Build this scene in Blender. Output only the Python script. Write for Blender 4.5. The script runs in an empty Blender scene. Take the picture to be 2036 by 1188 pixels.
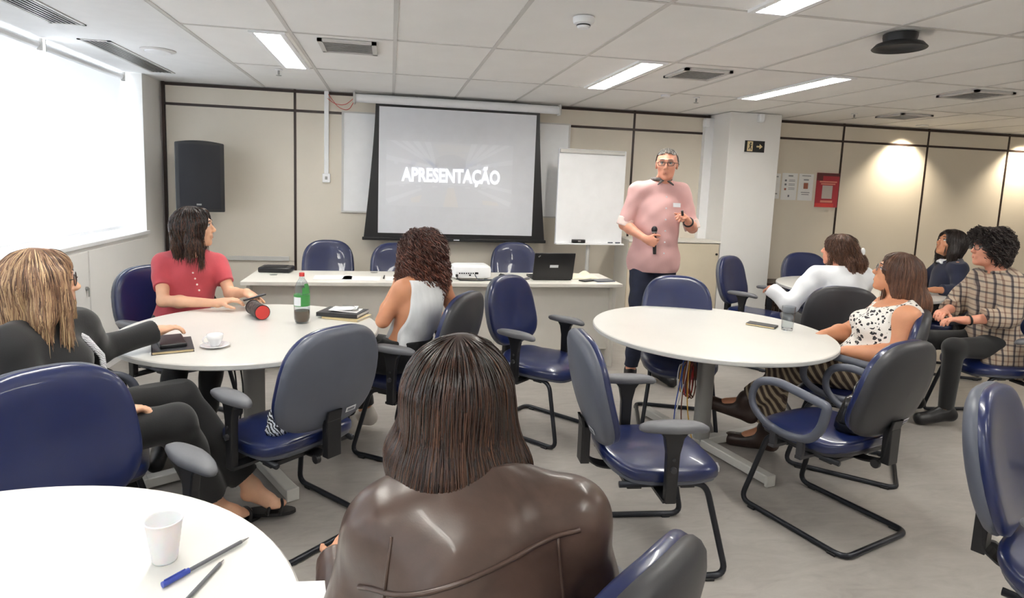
import bpy, math, random
import numpy as np
from mathutils import Vector, Matrix
from math import sin, cos, pi, radians
random.seed(7)
SC = bpy.context.scene
COL = SC.collection
# ------------------------------------------------------------------ camera
F_PX = 1208.0
CAM = bpy.data.cameras.new('camera'); CAMO = bpy.data.objects.new('camera', CAM); COL.objects.link(CAMO)
CAM.sensor_width = 36.0; CAM.lens = F_PX / 2036.0 * 36.0
CAM.shift_x = (1018 - 1000) / 2036.0; CAM.shift_y = -(594 - 513.6) / 2036.0
_y, _p, _r = .186, .1217, .0373
_f = Vector((sin(_y) * cos(_p), cos(_y) * cos(_p), -sin(_p))); _rt = Vector((cos(_y), -sin(_y), 0)); _u = _rt.cross(_f)
_r2 = cos(_r) * _rt + sin(_r) * _u; _u2 = -sin(_r) * _rt + cos(_r) * _u
CAMO.matrix_world = Matrix(((_r2.x, _u2.x, -_f.x, 0), (_r2.y, _u2.y, -_f.y, 0), (_r2.z, _u2.z, -_f.z, 1.55), (0, 0, 0, 1)))
CAM.clip_start = .02
SC.camera = CAMO
# ------------------------------------------------------------------ world, exposure
W = bpy.data.worlds.new('daylight'); SC.world = W; W.use_nodes = True
bg = W.node_tree.nodes['Background']; bg.inputs[0].default_value = (.86, .93, 1.0, 1); bg.inputs[1].default_value = 9.0
SC.view_settings.view_transform = 'Standard'; SC.view_settings.look = 'None'
SC.view_settings.exposure = 0.97; SC.view_settings.gamma = 1.0; SC.view_settings.use_curve_mapping = False
SC.cycles.use_denoising = True; SC.cycles.max_bounces = 8; SC.cycles.diffuse_bounces = 5; SC.cycles.transparent_max_bounces = 12
SC.cycles.caustics_reflective = False; SC.cycles.caustics_refractive = False
SC.cycles.sample_clamp_indirect = 6.0
LAMP_E = 26.0     # luminaire strength
CEIL = 2.40; WY = 6.42; WX = -2.17; WINX = -2.32
def portal(y0, y1, z0, z1):
    l = bpy.data.lights.new('window_portal', 'AREA'); l.shape = 'RECTANGLE'; l.size = y1 - y0; l.size_y = z1 - z0
    l.cycles.is_portal = True
    o = bpy.data.objects.new('window_portal', l); COL.objects.link(o)
    o.location = (WINX - .16, (y0 + y1) / 2, (z0 + z1) / 2)
    # area lights shine along -Z: turn it towards +X
    o.rotation_euler = Matrix(((0, 0, -1), (1, 0, 0), (0, -1, 0))).to_euler()
portal(-1.5, 6.0, 1.02, 2.38)
def spot(loc, target, power, ang, blend, color):
    l = bpy.data.lights.new('downlight_beam', 'SPOT'); l.energy = power; l.spot_size = radians(ang); l.spot_blend = blend
    l.color = color; l.shadow_soft_size = .03
    o = bpy.data.objects.new('downlight_beam', l); COL.objects.link(o); o.location = loc
    d = Vector(target) - Vector(loc); o.rotation_euler = d.to_track_quat('-Z', 'Y').to_euler()
for sx in (6.02, 7.75):
    spot((sx, 6.215, 2.385), (sx, 6.37, .9), 62, 108, .75, (1, .86, .64))

# ------------------------------------------------------------------ materials
def lin(c):
    return tuple(((v / 255) / 12.92 if v / 255 <= .04045 else ((v / 255 + .055) / 1.055) ** 2.4) for v in c)
def L4(c): return (*lin(c), 1)
class NT:
    def __init__(s, name):
        s.m = bpy.data.materials.new(name); s.m.use_nodes = True; s.t = s.m.node_tree; s.n = s.t.nodes
        s.b = s.n['Principled BSDF']; s.out = s.n['Material Output']
    def new(s, typ, **kw):
        n = s.n.new(typ)
        for k, v in kw.items():
            if k[0] == '_': setattr(n, k[1:], v)
            else: n.inputs[k.replace('_', ' ')].default_value = v
        return n
    def l(s, a, b): s.t.links.new(a, b)
    def ramp(s, src, stops, interp='LINEAR'):
        r = s.n.new('ShaderNodeValToRGB'); r.color_ramp.interpolation = interp
        e = r.color_ramp.elements
        while len(e) < len(stops): e.new(.5)
        for i, (p, c) in enumerate(stops): e[i].position = p; e[i].color = (*c[:3], 1)
        s.l(src, r.inputs[0]); return r.outputs[0]
    def coord(s, kind='Object', scale=(1, 1, 1), rot=(0, 0, 0)):
        c = s.n.new('ShaderNodeTexCoord'); m = s.n.new('ShaderNodeMapping'); m.inputs['Scale'].default_value = scale
        m.inputs['Rotation'].default_value = rot
        s.l(c.outputs[kind], m.inputs[0]); return m.outputs[0]
    def noise(s, vec, scale, detail=3, rough=.5, dist=0):
        n = s.n.new('ShaderNodeTexNoise'); n.inputs['Scale'].default_value = scale; n.inputs['Detail'].default_value = detail
        n.inputs['Roughness'].default_value = rough; n.inputs['Distortion'].default_value = dist
        if vec is not None: s.l(vec, n.inputs['Vector'])
        return n.outputs['Fac']
    def bump(s, h, strength=.3, dist=.002):
        b = s.n.new('ShaderNodeBump'); b.inputs['Strength'].default_value = strength; b.inputs['Distance'].default_value = dist
        s.l(h, b.inputs['Height']); s.l(b.outputs[0], s.b.inputs['Normal'])
def mat(name, c, rough=.5, metal=0., spec=.5, var=0., vscale=8., bump=0., bscale=60., bdist=.002, coat=0., sheen=0., stretch=(1, 1, 1), detail=3):
    t = NT(name); t.b.inputs['Base Color'].default_value = L4(c); t.b.inputs['Roughness'].default_value = rough
    t.b.inputs['Metallic'].default_value = metal; t.b.inputs['Specular IOR Level'].default_value = spec
    t.b.inputs['Coat Weight'].default_value = coat; t.b.inputs['Sheen Weight'].default_value = sheen
    v = t.coord('Object', stretch)
    n = t.noise(v, vscale, detail)
    a = lin(c); k = max(var, .02)
    t.l(t.ramp(n, [(.3, [x * (1 - k) for x in a]), (.7, [min(1, x * (1 + k)) for x in a])]), t.b.inputs['Base Color'])
    if bump: t.bump(t.noise(v, bscale, 4), bump, bdist)
    return t.m
def emis(name, c, s):
    t = NT(name); t.b.inputs['Base Color'].default_value = L4(c); t.b.inputs['Emission Color'].default_value = L4(c)
    t.b.inputs['Emission Strength'].default_value = s; return t.m
M = {}
M['wall'] = mat('wall_laminate', (224, 216, 202), .5, var=.02, vscale=2, bump=.03, bscale=300)
M['wallw'] = mat('wall_paint', (240, 239, 237), .7, var=.02, vscale=2, bump=.05, bscale=200)
M['strip'] = mat('dark_aluminium_strip', (58, 46, 42), .35, .3, var=.05)
M['tile'] = mat('mineral_fibre_tile', (244, 243, 241), .9, var=.02, vscale=3, bump=.25, bscale=260)
M['soffit'] = mat('plasterboard', (236, 236, 236), .85, var=.01)
M['tbar'] = mat('ceiling_bar_white', (205, 203, 200), .5)
M['slab'] = mat('ceiling_backing', (170, 168, 165), .8)
M['white'] = mat('white_lacquer', (246, 247, 249), .35, var=.02)
M['laminate'] = mat('white_laminate', (224, 222, 217), .28, var=.015, vscale=3, bump=.02, bscale=400)
M['lamedge'] = mat('laminate_edge', (205, 205, 203), .4)
M['desk'] = mat('desk_laminate', (228, 224, 216), .35, var=.02)
M['cab'] = mat('beige_cabinet_laminate', (218, 206, 184), .45, var=.03, vscale=4)
M['grey_metal'] = mat('grey_painted_steel', (150, 150, 148), .4, .2, var=.03)
M['white_metal'] = mat('off_white_painted_steel', (205, 204, 200), .4, .1, var=.03)
M['frame'] = mat('charcoal_steel_tube', (46, 48, 54), .32, .6, var=.05)
M['blue'] = mat('navy_vinyl', (20, 32, 76), .30, spec=.6, var=.10, vscale=7, bump=.10, bscale=420, bdist=.001, coat=.3)
M['shell'] = mat('grey_plastic_shell', (86, 90, 102), .42, var=.05, bump=.12, bscale=500, bdist=.0008)
M['shelld'] = mat('dark_plastic_shell', (52, 52, 56), .45, var=.05, bump=.12, bscale=500, bdist=.0008)
M['black'] = mat('black_plastic', (24, 24, 27), .4, var=.05, bump=.05, bscale=300)
M['pad'] = mat('grey_rubber_pad', (104, 105, 110), .5, var=.05, bump=.1, bscale=400, bdist=.0008)
M['chrome'] = mat('chrome', (200, 200, 205), .15, 1.)
M['paper'] = mat('white_paper', (240, 240, 240), .7)
M['cream'] = mat('cream_paper', (225, 205, 160), .7, var=.05)
M['sticker'] = mat('white_sticker', (225, 228, 232), .5)
M['stickmark'] = mat('grey_print', (120, 122, 130), .6)
M['red'] = mat('red_plastic', (206, 62, 58), .45)
M['ceramic'] = mat('white_ceramic', (240, 240, 242), .12, coat=.4)
M['eyew'] = mat('eye_white', (232, 226, 220), .2)
M['eyed'] = mat('eye_iris', (44, 28, 20), .1)
M['lips'] = mat('lip_skin', (176, 92, 84), .4)
def skin(name, c):
    t = NT(name); a = lin(c)
    v = t.coord('Object'); n = t.noise(v, 14, 4)
    t.l(t.ramp(n, [(.3, [a[0] * .92, a[1] * .86, a[2] * .84]), (.7, [min(1, a[0] * 1.05), a[1] * 1.03, a[2]])]), t.b.inputs['Base Color'])
    t.b.inputs['Roughness'].default_value = .48; t.b.inputs['Subsurface Weight'].default_value = .08
    t.b.inputs['Subsurface Radius'].default_value = (.012, .005, .003); t.b.inputs['Subsurface Scale'].default_value = 1.0
    t.bump(t.noise(v, 260, 3), .08, .001); return t.m
M['skin_light'] = skin('skin_light', (226, 180, 150)); M['skin_tan'] = skin('skin_tan', (205, 146, 112))
M['skin_mid'] = skin('skin_mid', (212, 158, 126)); M['skin_pink'] = skin('skin_pink', (222, 160, 136))
def floor_mat():
    t = NT('vinyl_floor'); v = t.coord('Object', (1, 1, 1)); n1 = t.noise(v, 1.3, 5, .6, .8); n2 = t.noise(t.coord('Object', (1, 3, 1)), 4.5, 6, .65, 1.5)
    mx = t.new('ShaderNodeMath', _operation='ADD'); t.l(n1, mx.inputs[0]); t.l(n2, mx.inputs[1])
    h = t.new('ShaderNodeMath', _operation='MULTIPLY'); t.l(mx.outputs[0], h.inputs[0]); h.inputs[1].default_value = .5
    t.l(t.ramp(h.outputs[0], [(.30, lin((147, 142, 137))), (.5, lin((165, 160, 155))), (.70, lin((178, 174, 169)))]), t.b.inputs['Base Color'])
    t.b.inputs['Roughness'].default_value = .34; t.bump(t.noise(v, 120, 3), .06, .001); return t.m
M['floor'] = floor_mat()
def glass(name, c=(1, 1, 1), rough=0., ior=1.45):
    t = NT(name); t.b.inputs['Base Color'].default_value = (*c, 1); t.b.inputs['Transmission Weight'].default_value = 1
    t.b.inputs['Roughness'].default_value = rough; t.b.inputs['IOR'].default_value = ior; return t.m
def facing(t, k):
    w = t.new('ShaderNodeLayerWeight', Blend=.5); p = t.new('ShaderNodeMath', _operation='POWER'); t.l(w.outputs['Facing'], p.inputs[0]); p.inputs[1].default_value = 3
    m = t.new('ShaderNodeMath', _operation='MULTIPLY_ADD'); t.l(p.outputs[0], m.inputs[0]); m.inputs[1].default_value = k; m.inputs[2].default_value = .03; return m.outputs[0]
def pane_glass():
    t = NT('window_glass'); t.n.remove(t.b)
    a = t.new('ShaderNodeBsdfTransparent'); b = t.new('ShaderNodeBsdfGlossy', Roughness=.02); f = facing(t, .35)
    mx = t.new('ShaderNodeMixShader'); t.l(f, mx.inputs[0]); t.l(a.outputs[0], mx.inputs[1]); t.l(b.outputs[0], mx.inputs[2])
    t.l(mx.outputs[0], t.out.inputs[0]); return t.m
M['pane'] = pane_glass()
M['clear'] = glass('clear_glass'); M['drink'] = glass('brown_drink', (.32, .2, .1), .05, 1.33)
def thin_plastic():
    t = NT('thin_clear_plastic'); t.n.remove(t.b)
    a = t.new('ShaderNodeBsdfTransparent', Color=(.90, .92, .93, 1)); b = t.new('ShaderNodeBsdfGlossy', Roughness=.08); f = facing(t, .6)
    mx = t.new('ShaderNodeMixShader'); t.l(f, mx.inputs[0]); t.l(a.outputs[0], mx.inputs[1]); t.l(b.outputs[0], mx.inputs[2])
    t.l(mx.outputs[0], t.out.inputs[0]); return t.m
M['thin'] = thin_plastic()
def blind_mat():
    t = NT('roller_blind_fabric'); t.n.remove(t.b)
    v = t.coord('Object'); w = t.noise(v, 500, 2)
    a = t.new('ShaderNodeBsdfDiffuse', Color=(.80, .80, .79, 1)); b = t.new('ShaderNodeBsdfTranslucent', Color=(.06, .0615, .064, 1))
    ad = t.new('ShaderNodeAddShader'); bm = t.new('ShaderNodeBump', Strength=.1, Distance=.001); t.l(w, bm.inputs['Height'])
    t.l(bm.outputs[0], a.inputs['Normal']); t.l(a.outputs[0], ad.inputs[0]); t.l(b.outputs[0], ad.inputs[1]); t.l(ad.outputs[0], t.out.inputs[0]); return t.m
M['blind'] = blind_mat()
def plaid():
    t = NT('plaid_flannel'); c = t.coord('Object', (1, 1, 1), (0, 0, radians(35)))
    def bands(ax, sc):
        s = t.new('ShaderNodeSeparateXYZ'); t.l(c, s.inputs[0])
        m = t.new('ShaderNodeMath', _operation='MULTIPLY'); m.inputs[1].default_value = sc; t.l(s.outputs[ax], m.inputs[0])
        f = t.new('ShaderNodeMath', _operation='FRACT'); t.l(m.outputs[0], f.inputs[0])
        return t.ramp(f.outputs[0], [(0, lin((92, 86, 92))), (.16, lin((206, 196, 184))), (.42, lin((216, 206, 194))), (.46, lin((160, 140, 130))), (.60, lin((208, 196, 182))), (.94, lin((176, 168, 164)))], 'CONSTANT')
    a = bands('X', 15); b = bands('Z', 15)
    m = t.new('ShaderNodeMix', _data_type='RGBA', _blend_type='MULTIPLY'); m.inputs[0].default_value = .85
    t.l(a, m.inputs[6]); t.l(b, m.inputs[7]); t.l(m.outputs[2], t.b.inputs['Base Color']); t.b.inputs['Roughness'].default_value = .85
    t.bump(t.noise(c, 400, 3), .2, .001); return t.m
M['plaid'] = plaid()
def leopard():
    t = NT('leopard_print_blouse'); c = t.coord('Object'); v = t.new('ShaderNodeTexVoronoi', Scale=42.); v.inputs['Randomness'].default_value = 1
    n = t.n.new('ShaderNodeTexNoise'); n.inputs['Scale'].default_value = 40
    mx = t.new('ShaderNodeMix', _data_type='VECTOR'); mx.inputs[0].default_value = .03; t.l(c, n.inputs['Vector'])
    t.l(c, mx.inputs[4]); t.l(n.outputs['Color'], mx.inputs[5]); t.l(mx.outputs[1], v.inputs['Vector'])
    t.l(t.ramp(v.outputs['Distance'], [(0, lin((70, 68, 74))), (.20, lin((22, 22, 26))), (.36, lin((232, 228, 222)))], 'CONSTANT'), t.b.inputs['Base Color'])
    t.b.inputs['Roughness'].default_value = .8; return t.m
M['leopard'] = leopard()
def stripes(name, cols, sc, rot, axis='X', dist=1.2):
    t = NT(name); c = t.coord('Object', (1, 1, 1), rot)
    w = t.n.new('ShaderNodeTexWave'); w.bands_direction = axis; w.inputs['Scale'].default_value = sc; w.inputs['Distortion'].default_value = dist; w.inputs['Detail'].default_value = 1; w.inputs['Detail Scale'].default_value = 2
    t.l(c, w.inputs['Vector']); n = len(cols)
    t.l(t.ramp(w.outputs['Fac'], [(i / n, lin(k)) for i, k in enumerate(cols)]), t.b.inputs['Base Color'])
    t.b.inputs['Roughness'].default_value = .8; return t.m
M['striped'] = stripes('striped_trousers', [(48, 36, 32), (94, 78, 66), (52, 40, 36), (176, 160, 134)], 9, (0, radians(40), radians(40)))
M['pinkshirt'] = stripes('pink_striped_shirt', [(208, 164, 162), (220, 180, 177), (206, 162, 160)], 60, (0, 0, radians(15)), dist=0)
M['redtee'] = mat('coral_knit', (190, 74, 84), .85, var=.10, vscale=9, bump=.3, bscale=160, sheen=.2)
M['blackcloth'] = mat('black_cloth', (17, 17, 20), .8, var=.12, vscale=9, bump=.2, bscale=200, sheen=.2)
M['denim'] = mat('dark_denim', (30, 36, 58), .8, var=.25, vscale=16, bump=.3, bscale=300)
M['navy'] = mat('navy_knit', (26, 32, 58), .85, var=.10, vscale=9, bump=.3, bscale=200, sheen=.2)
M['whiteknit'] = mat('white_ribbed_knit', (228, 230, 232), .85, var=.04, bump=.6, bscale=90, stretch=(6, 6, 1))
M['whiteshirt'] = mat('white_cotton', (236, 238, 242), .8, var=.04, vscale=9, bump=.15, bscale=120)
M['darkboots'] = mat('dark_brown_leather', (52, 36, 30), .38, var=.3, vscale=20, bump=.2, bscale=120)
M['shoewhite'] = mat('light_sneaker', (205, 198, 190), .6, var=.1)
def leather():
    t = NT('brown_leather'); c = t.coord('Object'); n1 = t.noise(c, 6, 5, .6, .6); n2 = t.noise(t.coord('Object', (1, 1, .6), (0, .6, 0)), 7, 2, .45, .5); n3 = t.noise(c, 330, 3)
    t.l(t.ramp(n1, [(.3, lin((62, 47, 41))), (.7, lin((88, 69, 60)))]), t.b.inputs['Base Color'])
    t.b.inputs['Roughness'].default_value = .33; t.b.inputs['Coat Weight'].default_value = .1
    b1 = t.new('ShaderNodeBump', Strength=.5, Distance=.03); t.l(n2, b1.inputs['Height'])
    b2 = t.new('ShaderNodeBump', Strength=.10, Distance=.001); t.l(n3, b2.inputs['Height']); t.l(b1.outputs[0], b2.inputs['Normal'])
    t.l(b2.outputs[0], t.b.inputs['Normal']); return t.m
M['leather'] = leather()
def hairmat(name, cols, rough=.38):
    t = NT(name); a = t.n.new('ShaderNodeAttribute'); a.attribute_name = 'lock'
    s = t.new('ShaderNodeSeparateColor'); t.l(a.outputs['Color'], s.inputs[0])
    n = t.noise(t.coord('Object', (1, 1, .10)), 60, 3, .6)
    ad = t.new('ShaderNodeMath', _operation='MULTIPLY_ADD'); t.l(n, ad.inputs[0]); ad.inputs[1].default_value = .6
    m2 = t.new('ShaderNodeMath', _operation='SUBTRACT'); t.l(s.outputs[0], m2.inputs[0]); m2.inputs[1].default_value = .3
    t.l(m2.outputs[0], ad.inputs[2])
    # second channel: position along the lock, tips a little lighter than the roots
    tip = t.new('ShaderNodeMath', _operation='MULTIPLY_ADD'); t.l(s.outputs[1], tip.inputs[0]); tip.inputs[1].default_value = .22; t.l(ad.outputs[0], tip.inputs[2])
    k = len(cols); t.l(t.ramp(tip.outputs[0], [(.1 + .85 * i / max(1, k - 1), lin(c)) for i, c in enumerate(cols)]), t.b.inputs['Base Color'])
    t.b.inputs['Roughness'].default_value = rough; t.b.inputs['Specular IOR Level'].default_value = .6
    t.b.inputs['Anisotropic'].default_value = .4; return t.m
M['h_black'] = hairmat('hair_black_brown', [(20, 14, 14), (34, 24, 22), (52, 38, 34)])
M['h_dark'] = hairmat('hair_dark_brown', [(24, 16, 14), (44, 29, 24), (84, 56, 42)], .24)
M['h_brown'] = hairmat('hair_brown', [(42, 26, 20), (82, 52, 38), (128, 88, 64)])
M['h_curly'] = hairmat('hair_auburn', [(38, 22, 20), (76, 44, 36), (128, 76, 60)])
M['h_blonde'] = hairmat('hair_blonde', [(84, 62, 52), (148, 112, 88), (212, 180, 140)], .42)
M['h_grey'] = hairmat('hair_grey', [(58, 54, 50), (92, 87, 82), (120, 114, 108)])

# ------------------------------------------------------------------ mesh helpers
def rotm(z=0, x=0, y=0):
    return (Matrix.Rotation(radians(z), 3, 'Z') @ Matrix.Rotation(radians(y), 3, 'Y') @ Matrix.Rotation(radians(x), 3, 'X'))
class MB:
    def __init__(s): s.v = []; s.f = []
    def add(s, vs, fs):
        o = len(s.v); s.v += [tuple(v) for v in vs]; s.f += [tuple(i + o for i in f) for f in fs]; return s
    def box(s, c, sz, R=None):
        hx, hy, hz = (a / 2 for a in sz); vs = []
        for x, y, z in ((-1, -1, -1), (1, -1, -1), (1, 1, -1), (-1, 1, -1), (-1, -1, 1), (1, -1, 1), (1, 1, 1), (-1, 1, 1)):
            p = Vector((x * hx, y * hy, z * hz)); p = (R @ p if R else p) + Vector(c); vs.append(p)
        return s.add(vs, [(0, 3, 2, 1), (4, 5, 6, 7), (0, 1, 5, 4), (1, 2, 6, 5), (2, 3, 7, 6), (3, 0, 4, 7)])
    def mm(s, a, b): return s.box([(a[i] + b[i]) / 2 for i in range(3)], [abs(b[i] - a[i]) for i in range(3)])
    def cyl(s, a, b, r, n=16, r2=None, cap=True):
        a, b = Vector(a), Vector(b); d = (b - a).normalized(); r2 = r if r2 is None else r2
        u = d.orthogonal().normalized(); w = d.cross(u); vs = []
        for q, rr in ((a, r), (b, r2)):
            for i in range(n): t = 2 * pi * i / n; vs.append(q + u * cos(t) * rr + w * sin(t) * rr)
        fs = [(i, (i + 1) % n, n + (i + 1) % n, n + i) for i in range(n)]
        if cap: fs += [tuple(range(n - 1, -1, -1)), tuple(range(n, 2 * n))]
        return s.add(vs, fs)
    def tube(s, path, r, n=10, closed=False, radii=None, flat=1.):
        P = [Vector(p) for p in path]; m = len(P); vs = []
        prev = None
        for i in range(m):
            if closed: t = (P[(i + 1) % m] - P[i - 1])
            else: t = P[min(i + 1, m - 1)] - P[max(i - 1, 0)]
            t.normalize()
            if prev is None: u = t.orthogonal().normalized()
            else:
                u = prev - t * prev.dot(t); u.normalize()
            prev = u; w = t.cross(u); rr = radii[i] if radii else r
            for j in range(n): a = 2 * pi * j / n; vs.append(P[i] + u * cos(a) * rr + w * sin(a) * rr * flat)
        fs = []
        for i in range(m if closed else m - 1):
            i2 = (i + 1) % m
            for j in range(n): j2 = (j + 1) % n; fs.append((i * n + j, i * n + j2, i2 * n + j2, i2 * n + j))
        if not closed: fs += [tuple(range(n - 1, -1, -1)), tuple(range((m - 1) * n, m * n))]
        return s.add(vs, fs)
    def lathe(s, prof, c=(0, 0, 0), n=32):
        vs = []; c = Vector(c); m = len(prof)
        for r, z in prof:
            for i in range(n): t = 2 * pi * i / n; vs.append(c + Vector((r * cos(t), r * sin(t), z)))
        fs = []
        for k in range(m - 1):
            for i in range(n): j = (i + 1) % n; fs.append((k * n + i, k * n + j, (k + 1) * n + j, (k + 1) * n + i))
        fs += [tuple(range(n - 1, -1, -1)), tuple(range((m - 1) * n, m * n))]
        return s.add(vs, fs)
    def pillow(s, a, b, prof, fn, n=40, e=3.0):
        """rings of a superellipse (half sizes a, b); prof = (scale, inset, t); fn maps (x, w, t) to a point"""
        vs = []
        for sc, ins, t in prof:
            for i in range(n):
                th = 2 * pi * i / n; cx, sx = cos(th), sin(th)
                x = math.copysign(abs(cx) ** (2 / e), cx) * max(0, a * sc - ins); w = math.copysign(abs(sx) ** (2 / e), sx) * max(0, b * sc - ins)
                vs.append(fn(x, w, t))
        fs = []; m = len(prof)
        for k in range(m - 1):
            for i in range(n): j = (i + 1) % n; fs.append((k * n + i, k * n + j, (k + 1) * n + j, (k + 1) * n + i))
        fs += [tuple(range(n - 1, -1, -1)), tuple(range((m - 1) * n, m * n))]
        return s.add(vs, fs)
    def prism(s, pts, z0, z1, fn=lambda x, y, z: (x, y, z)):
        n = len(pts); vs = [fn(x, y, z0) for x, y in pts] + [fn(x, y, z1) for x, y in pts]
        return s.add(vs, [tuple(range(n - 1, -1, -1)), tuple(range(n, 2 * n))] + [(i, (i + 1) % n, n + (i + 1) % n, n + i) for i in range(n)])
    def ball(s, c, r, n=16, R=None):
        if not hasattr(r, '__len__'): r = (r, r, r)
        vs = []; m = n // 2
        for k in range(m + 1):
            ph = pi * k / m
            for i in range(n):
                t = 2 * pi * i / n; p = Vector((r[0] * sin(ph) * cos(t), r[1] * sin(ph) * sin(t), r[2] * cos(ph))); p = (R @ p if R else p) + Vector(c); vs.append(p)
        fs = [(k * n + i, (k + 1) * n + i, (k + 1) * n + (i + 1) % n, k * n + (i + 1) % n) for k in range(m) for i in range(n)]
        return s.add(vs, fs)
def fillet(pts, r, k=5):
    P = [Vector(p) for p in pts]; out = [P[0]]
    for i in range(1, len(P) - 1):
        a, b, c = P[i - 1], P[i], P[i + 1]; d1 = (a - b); d2 = (c - b); rr = min(r, d1.length * .49, d2.length * .49)
        p0 = b + d1.normalized() * rr; p2 = b + d2.normalized() * rr
        for j in range(k + 1): t = j / k; out.append(p0 * (1 - t) ** 2 + b * 2 * t * (1 - t) + p2 * t * t)
    out.append(P[-1]); return out
def meshdata(name, mb, mat_, smooth):
    me = bpy.data.meshes.new(name); me.from_pydata([tuple(v) for v in mb.v], [], mb.f)
    mm = mat_ if isinstance(mat_, (list, tuple)) else [mat_]
    for m in mm: me.materials.append(m)
    if smooth is True: me.shade_smooth()
    elif smooth: me.shade_smooth(); me.set_sharp_from_angle(angle=radians(smooth))
    me.update(); return me
def obj(name, mb, mat_, parent=None, smooth=35, bevel=0., loc=None):
    o = bpy.data.objects.new(name, meshdata(name, mb, mat_, smooth)); COL.objects.link(o)
    if parent: o.parent = parent
    if loc: o.location = loc
    if bevel:
        b = o.modifiers.new('bevel', 'BEVEL'); b.width = bevel; b.segments = 2; b.limit_method = 'ANGLE'
    return o
def tag(o, label=None, cat=None, group=None, kind=None):
    if label: o['label'] = label
    if cat: o['category'] = cat
    if group: o['group'] = group
    if kind: o['kind'] = kind
    return o
def thing(name, label, cat, loc=(0, 0, 0), rz=0, group=None):
    o = bpy.data.objects.new(name, None); COL.objects.link(o); o.empty_display_size = .1
    o.location = loc; o.rotation_euler = (0, 0, radians(rz)); return tag(o, label, cat, group)
def dup(root, loc, rz, label, group=None):
    def cp(o, par):
        c = o.copy(); COL.objects.link(c); c.parent = par
        for ch in o.children: cp(ch, c)
        return c
    kids = [o for o in root.children]; r = root.copy(); COL.objects.link(r)
    for k in kids: cp(k, r)
    r.location = loc; r.rotation_euler = (0, 0, radians(rz)); r['label'] = label
    if group: r['group'] = group
    return r
# ================================================================== room shell
def struct(name, mb, m, parent=None, **k):
    o = obj(name, mb, m, parent, **k)
    if not parent: o['kind'] = 'structure'
    return o
XR, YB = 9.3, -1.9
struct('floor', MB().mm((WX - .3, YB, -.1), (XR, WY + .1, 0)), M['floor'], smooth=False)
# --- ceiling: plasterboard soffit by the window, grid of tiles elsewhere
ceil_ = struct('ceiling', MB().mm((WX - .3, YB, CEIL), (-1.235, WY + .1, CEIL + .08)).mm((-1.235, YB, CEIL + .02), (XR, WY + .1, CEIL + .08)), M['soffit'], smooth=False)
CX = [-1.222 + .6185 * i for i in range(18)]; CY = [2.735 + 1.212 * i for i in range(-4, 4)]
CY[-1] = WY
tb = MB()
for x in CX: tb.mm((x - .012, YB, CEIL + .001), (x + .012, WY, CEIL + .012))
for y in CY: tb.mm((CX[0], y - .012, CEIL + .0015), (XR, y + .012, CEIL + .0125))
struct('grid_bar', tb, M['tbar'], ceil_, smooth=False)
tm = None
for i in range(len(CX)):
    for j in range(len(CY) - 1):
        x0 = CX[i] + .010; x1 = min(CX[i] + .6185, XR) - .010; y0 = CY[j] + .010; y1 = CY[j + 1] - .010
        if x1 - x0 < .1: continue
        full = abs(x1 - x0 - .5985) < 1e-3 and abs(y1 - y0 - 1.192) < 1e-3
        if full and tm:
            o = bpy.data.objects.new('ceiling_tile', tm); COL.objects.link(o); o.parent = ceil_
        else:
            o = struct('ceiling_tile', MB().mm((-(x1 - x0) / 2, -(y1 - y0) / 2, 0), ((x1 - x0) / 2, (y1 - y0) / 2, .012)), M['tile'], ceil_, smooth=False)
            if full: tm = o.data
        o.location = ((x0 + x1) / 2, (y0 + y1) / 2, CEIL + .0045)
# --- far wall with laminate panels and dark joint strips
wb = struct('wall_back', MB().mm((WX - .3, WY + .012, 0), (XR, WY + .15, CEIL + .02)), M['slab'], smooth=False)
VJ = [-2.13, -.94, .25, 1.43, 2.615, 3.50, 4.03, 5.22, 6.385, 7.555, 8.74, XR]
for a, b in zip(VJ[:-1], VJ[1:]):
    for z0, z1 in ((0, 2.185), (2.205, CEIL - .03)):
        struct('wall_panel', MB().mm((a + .011, WY, z0 + .002), (b - .011, WY + .02, z1 - .003)), M['wall'], wb, smooth=False)
for a in VJ[1:-1]:
    struct('joint_strip', MB().mm((a - .012, WY - .004, .0), (a + .012, WY + .02, CEIL)), M['strip'], wb, smooth=False)
struct('joint_strip', MB().mm((-2.155, WY - .004, .0), (-2.128, WY + .02, CEIL)), M['strip'], wb, smooth=False)
for a, b in ((-2.13, 3.5), (4.0, XR)):
    struct('rail_strip', MB().mm((a, WY - .005, 2.184), (b, WY + .02, 2.207)), M['strip'], wb, smooth=False)
    struct('rail_strip', MB().mm((a, WY - .005, CEIL - .032), (b, WY + .02, CEIL - .006)), M['strip'], wb, smooth=False)
struct('trim_1', MB().mm((-1.6, WY - .03, .70), (-1.0, WY, .74)), M['white_metal'], smooth=False)   # cable raceway low on the far wall
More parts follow.
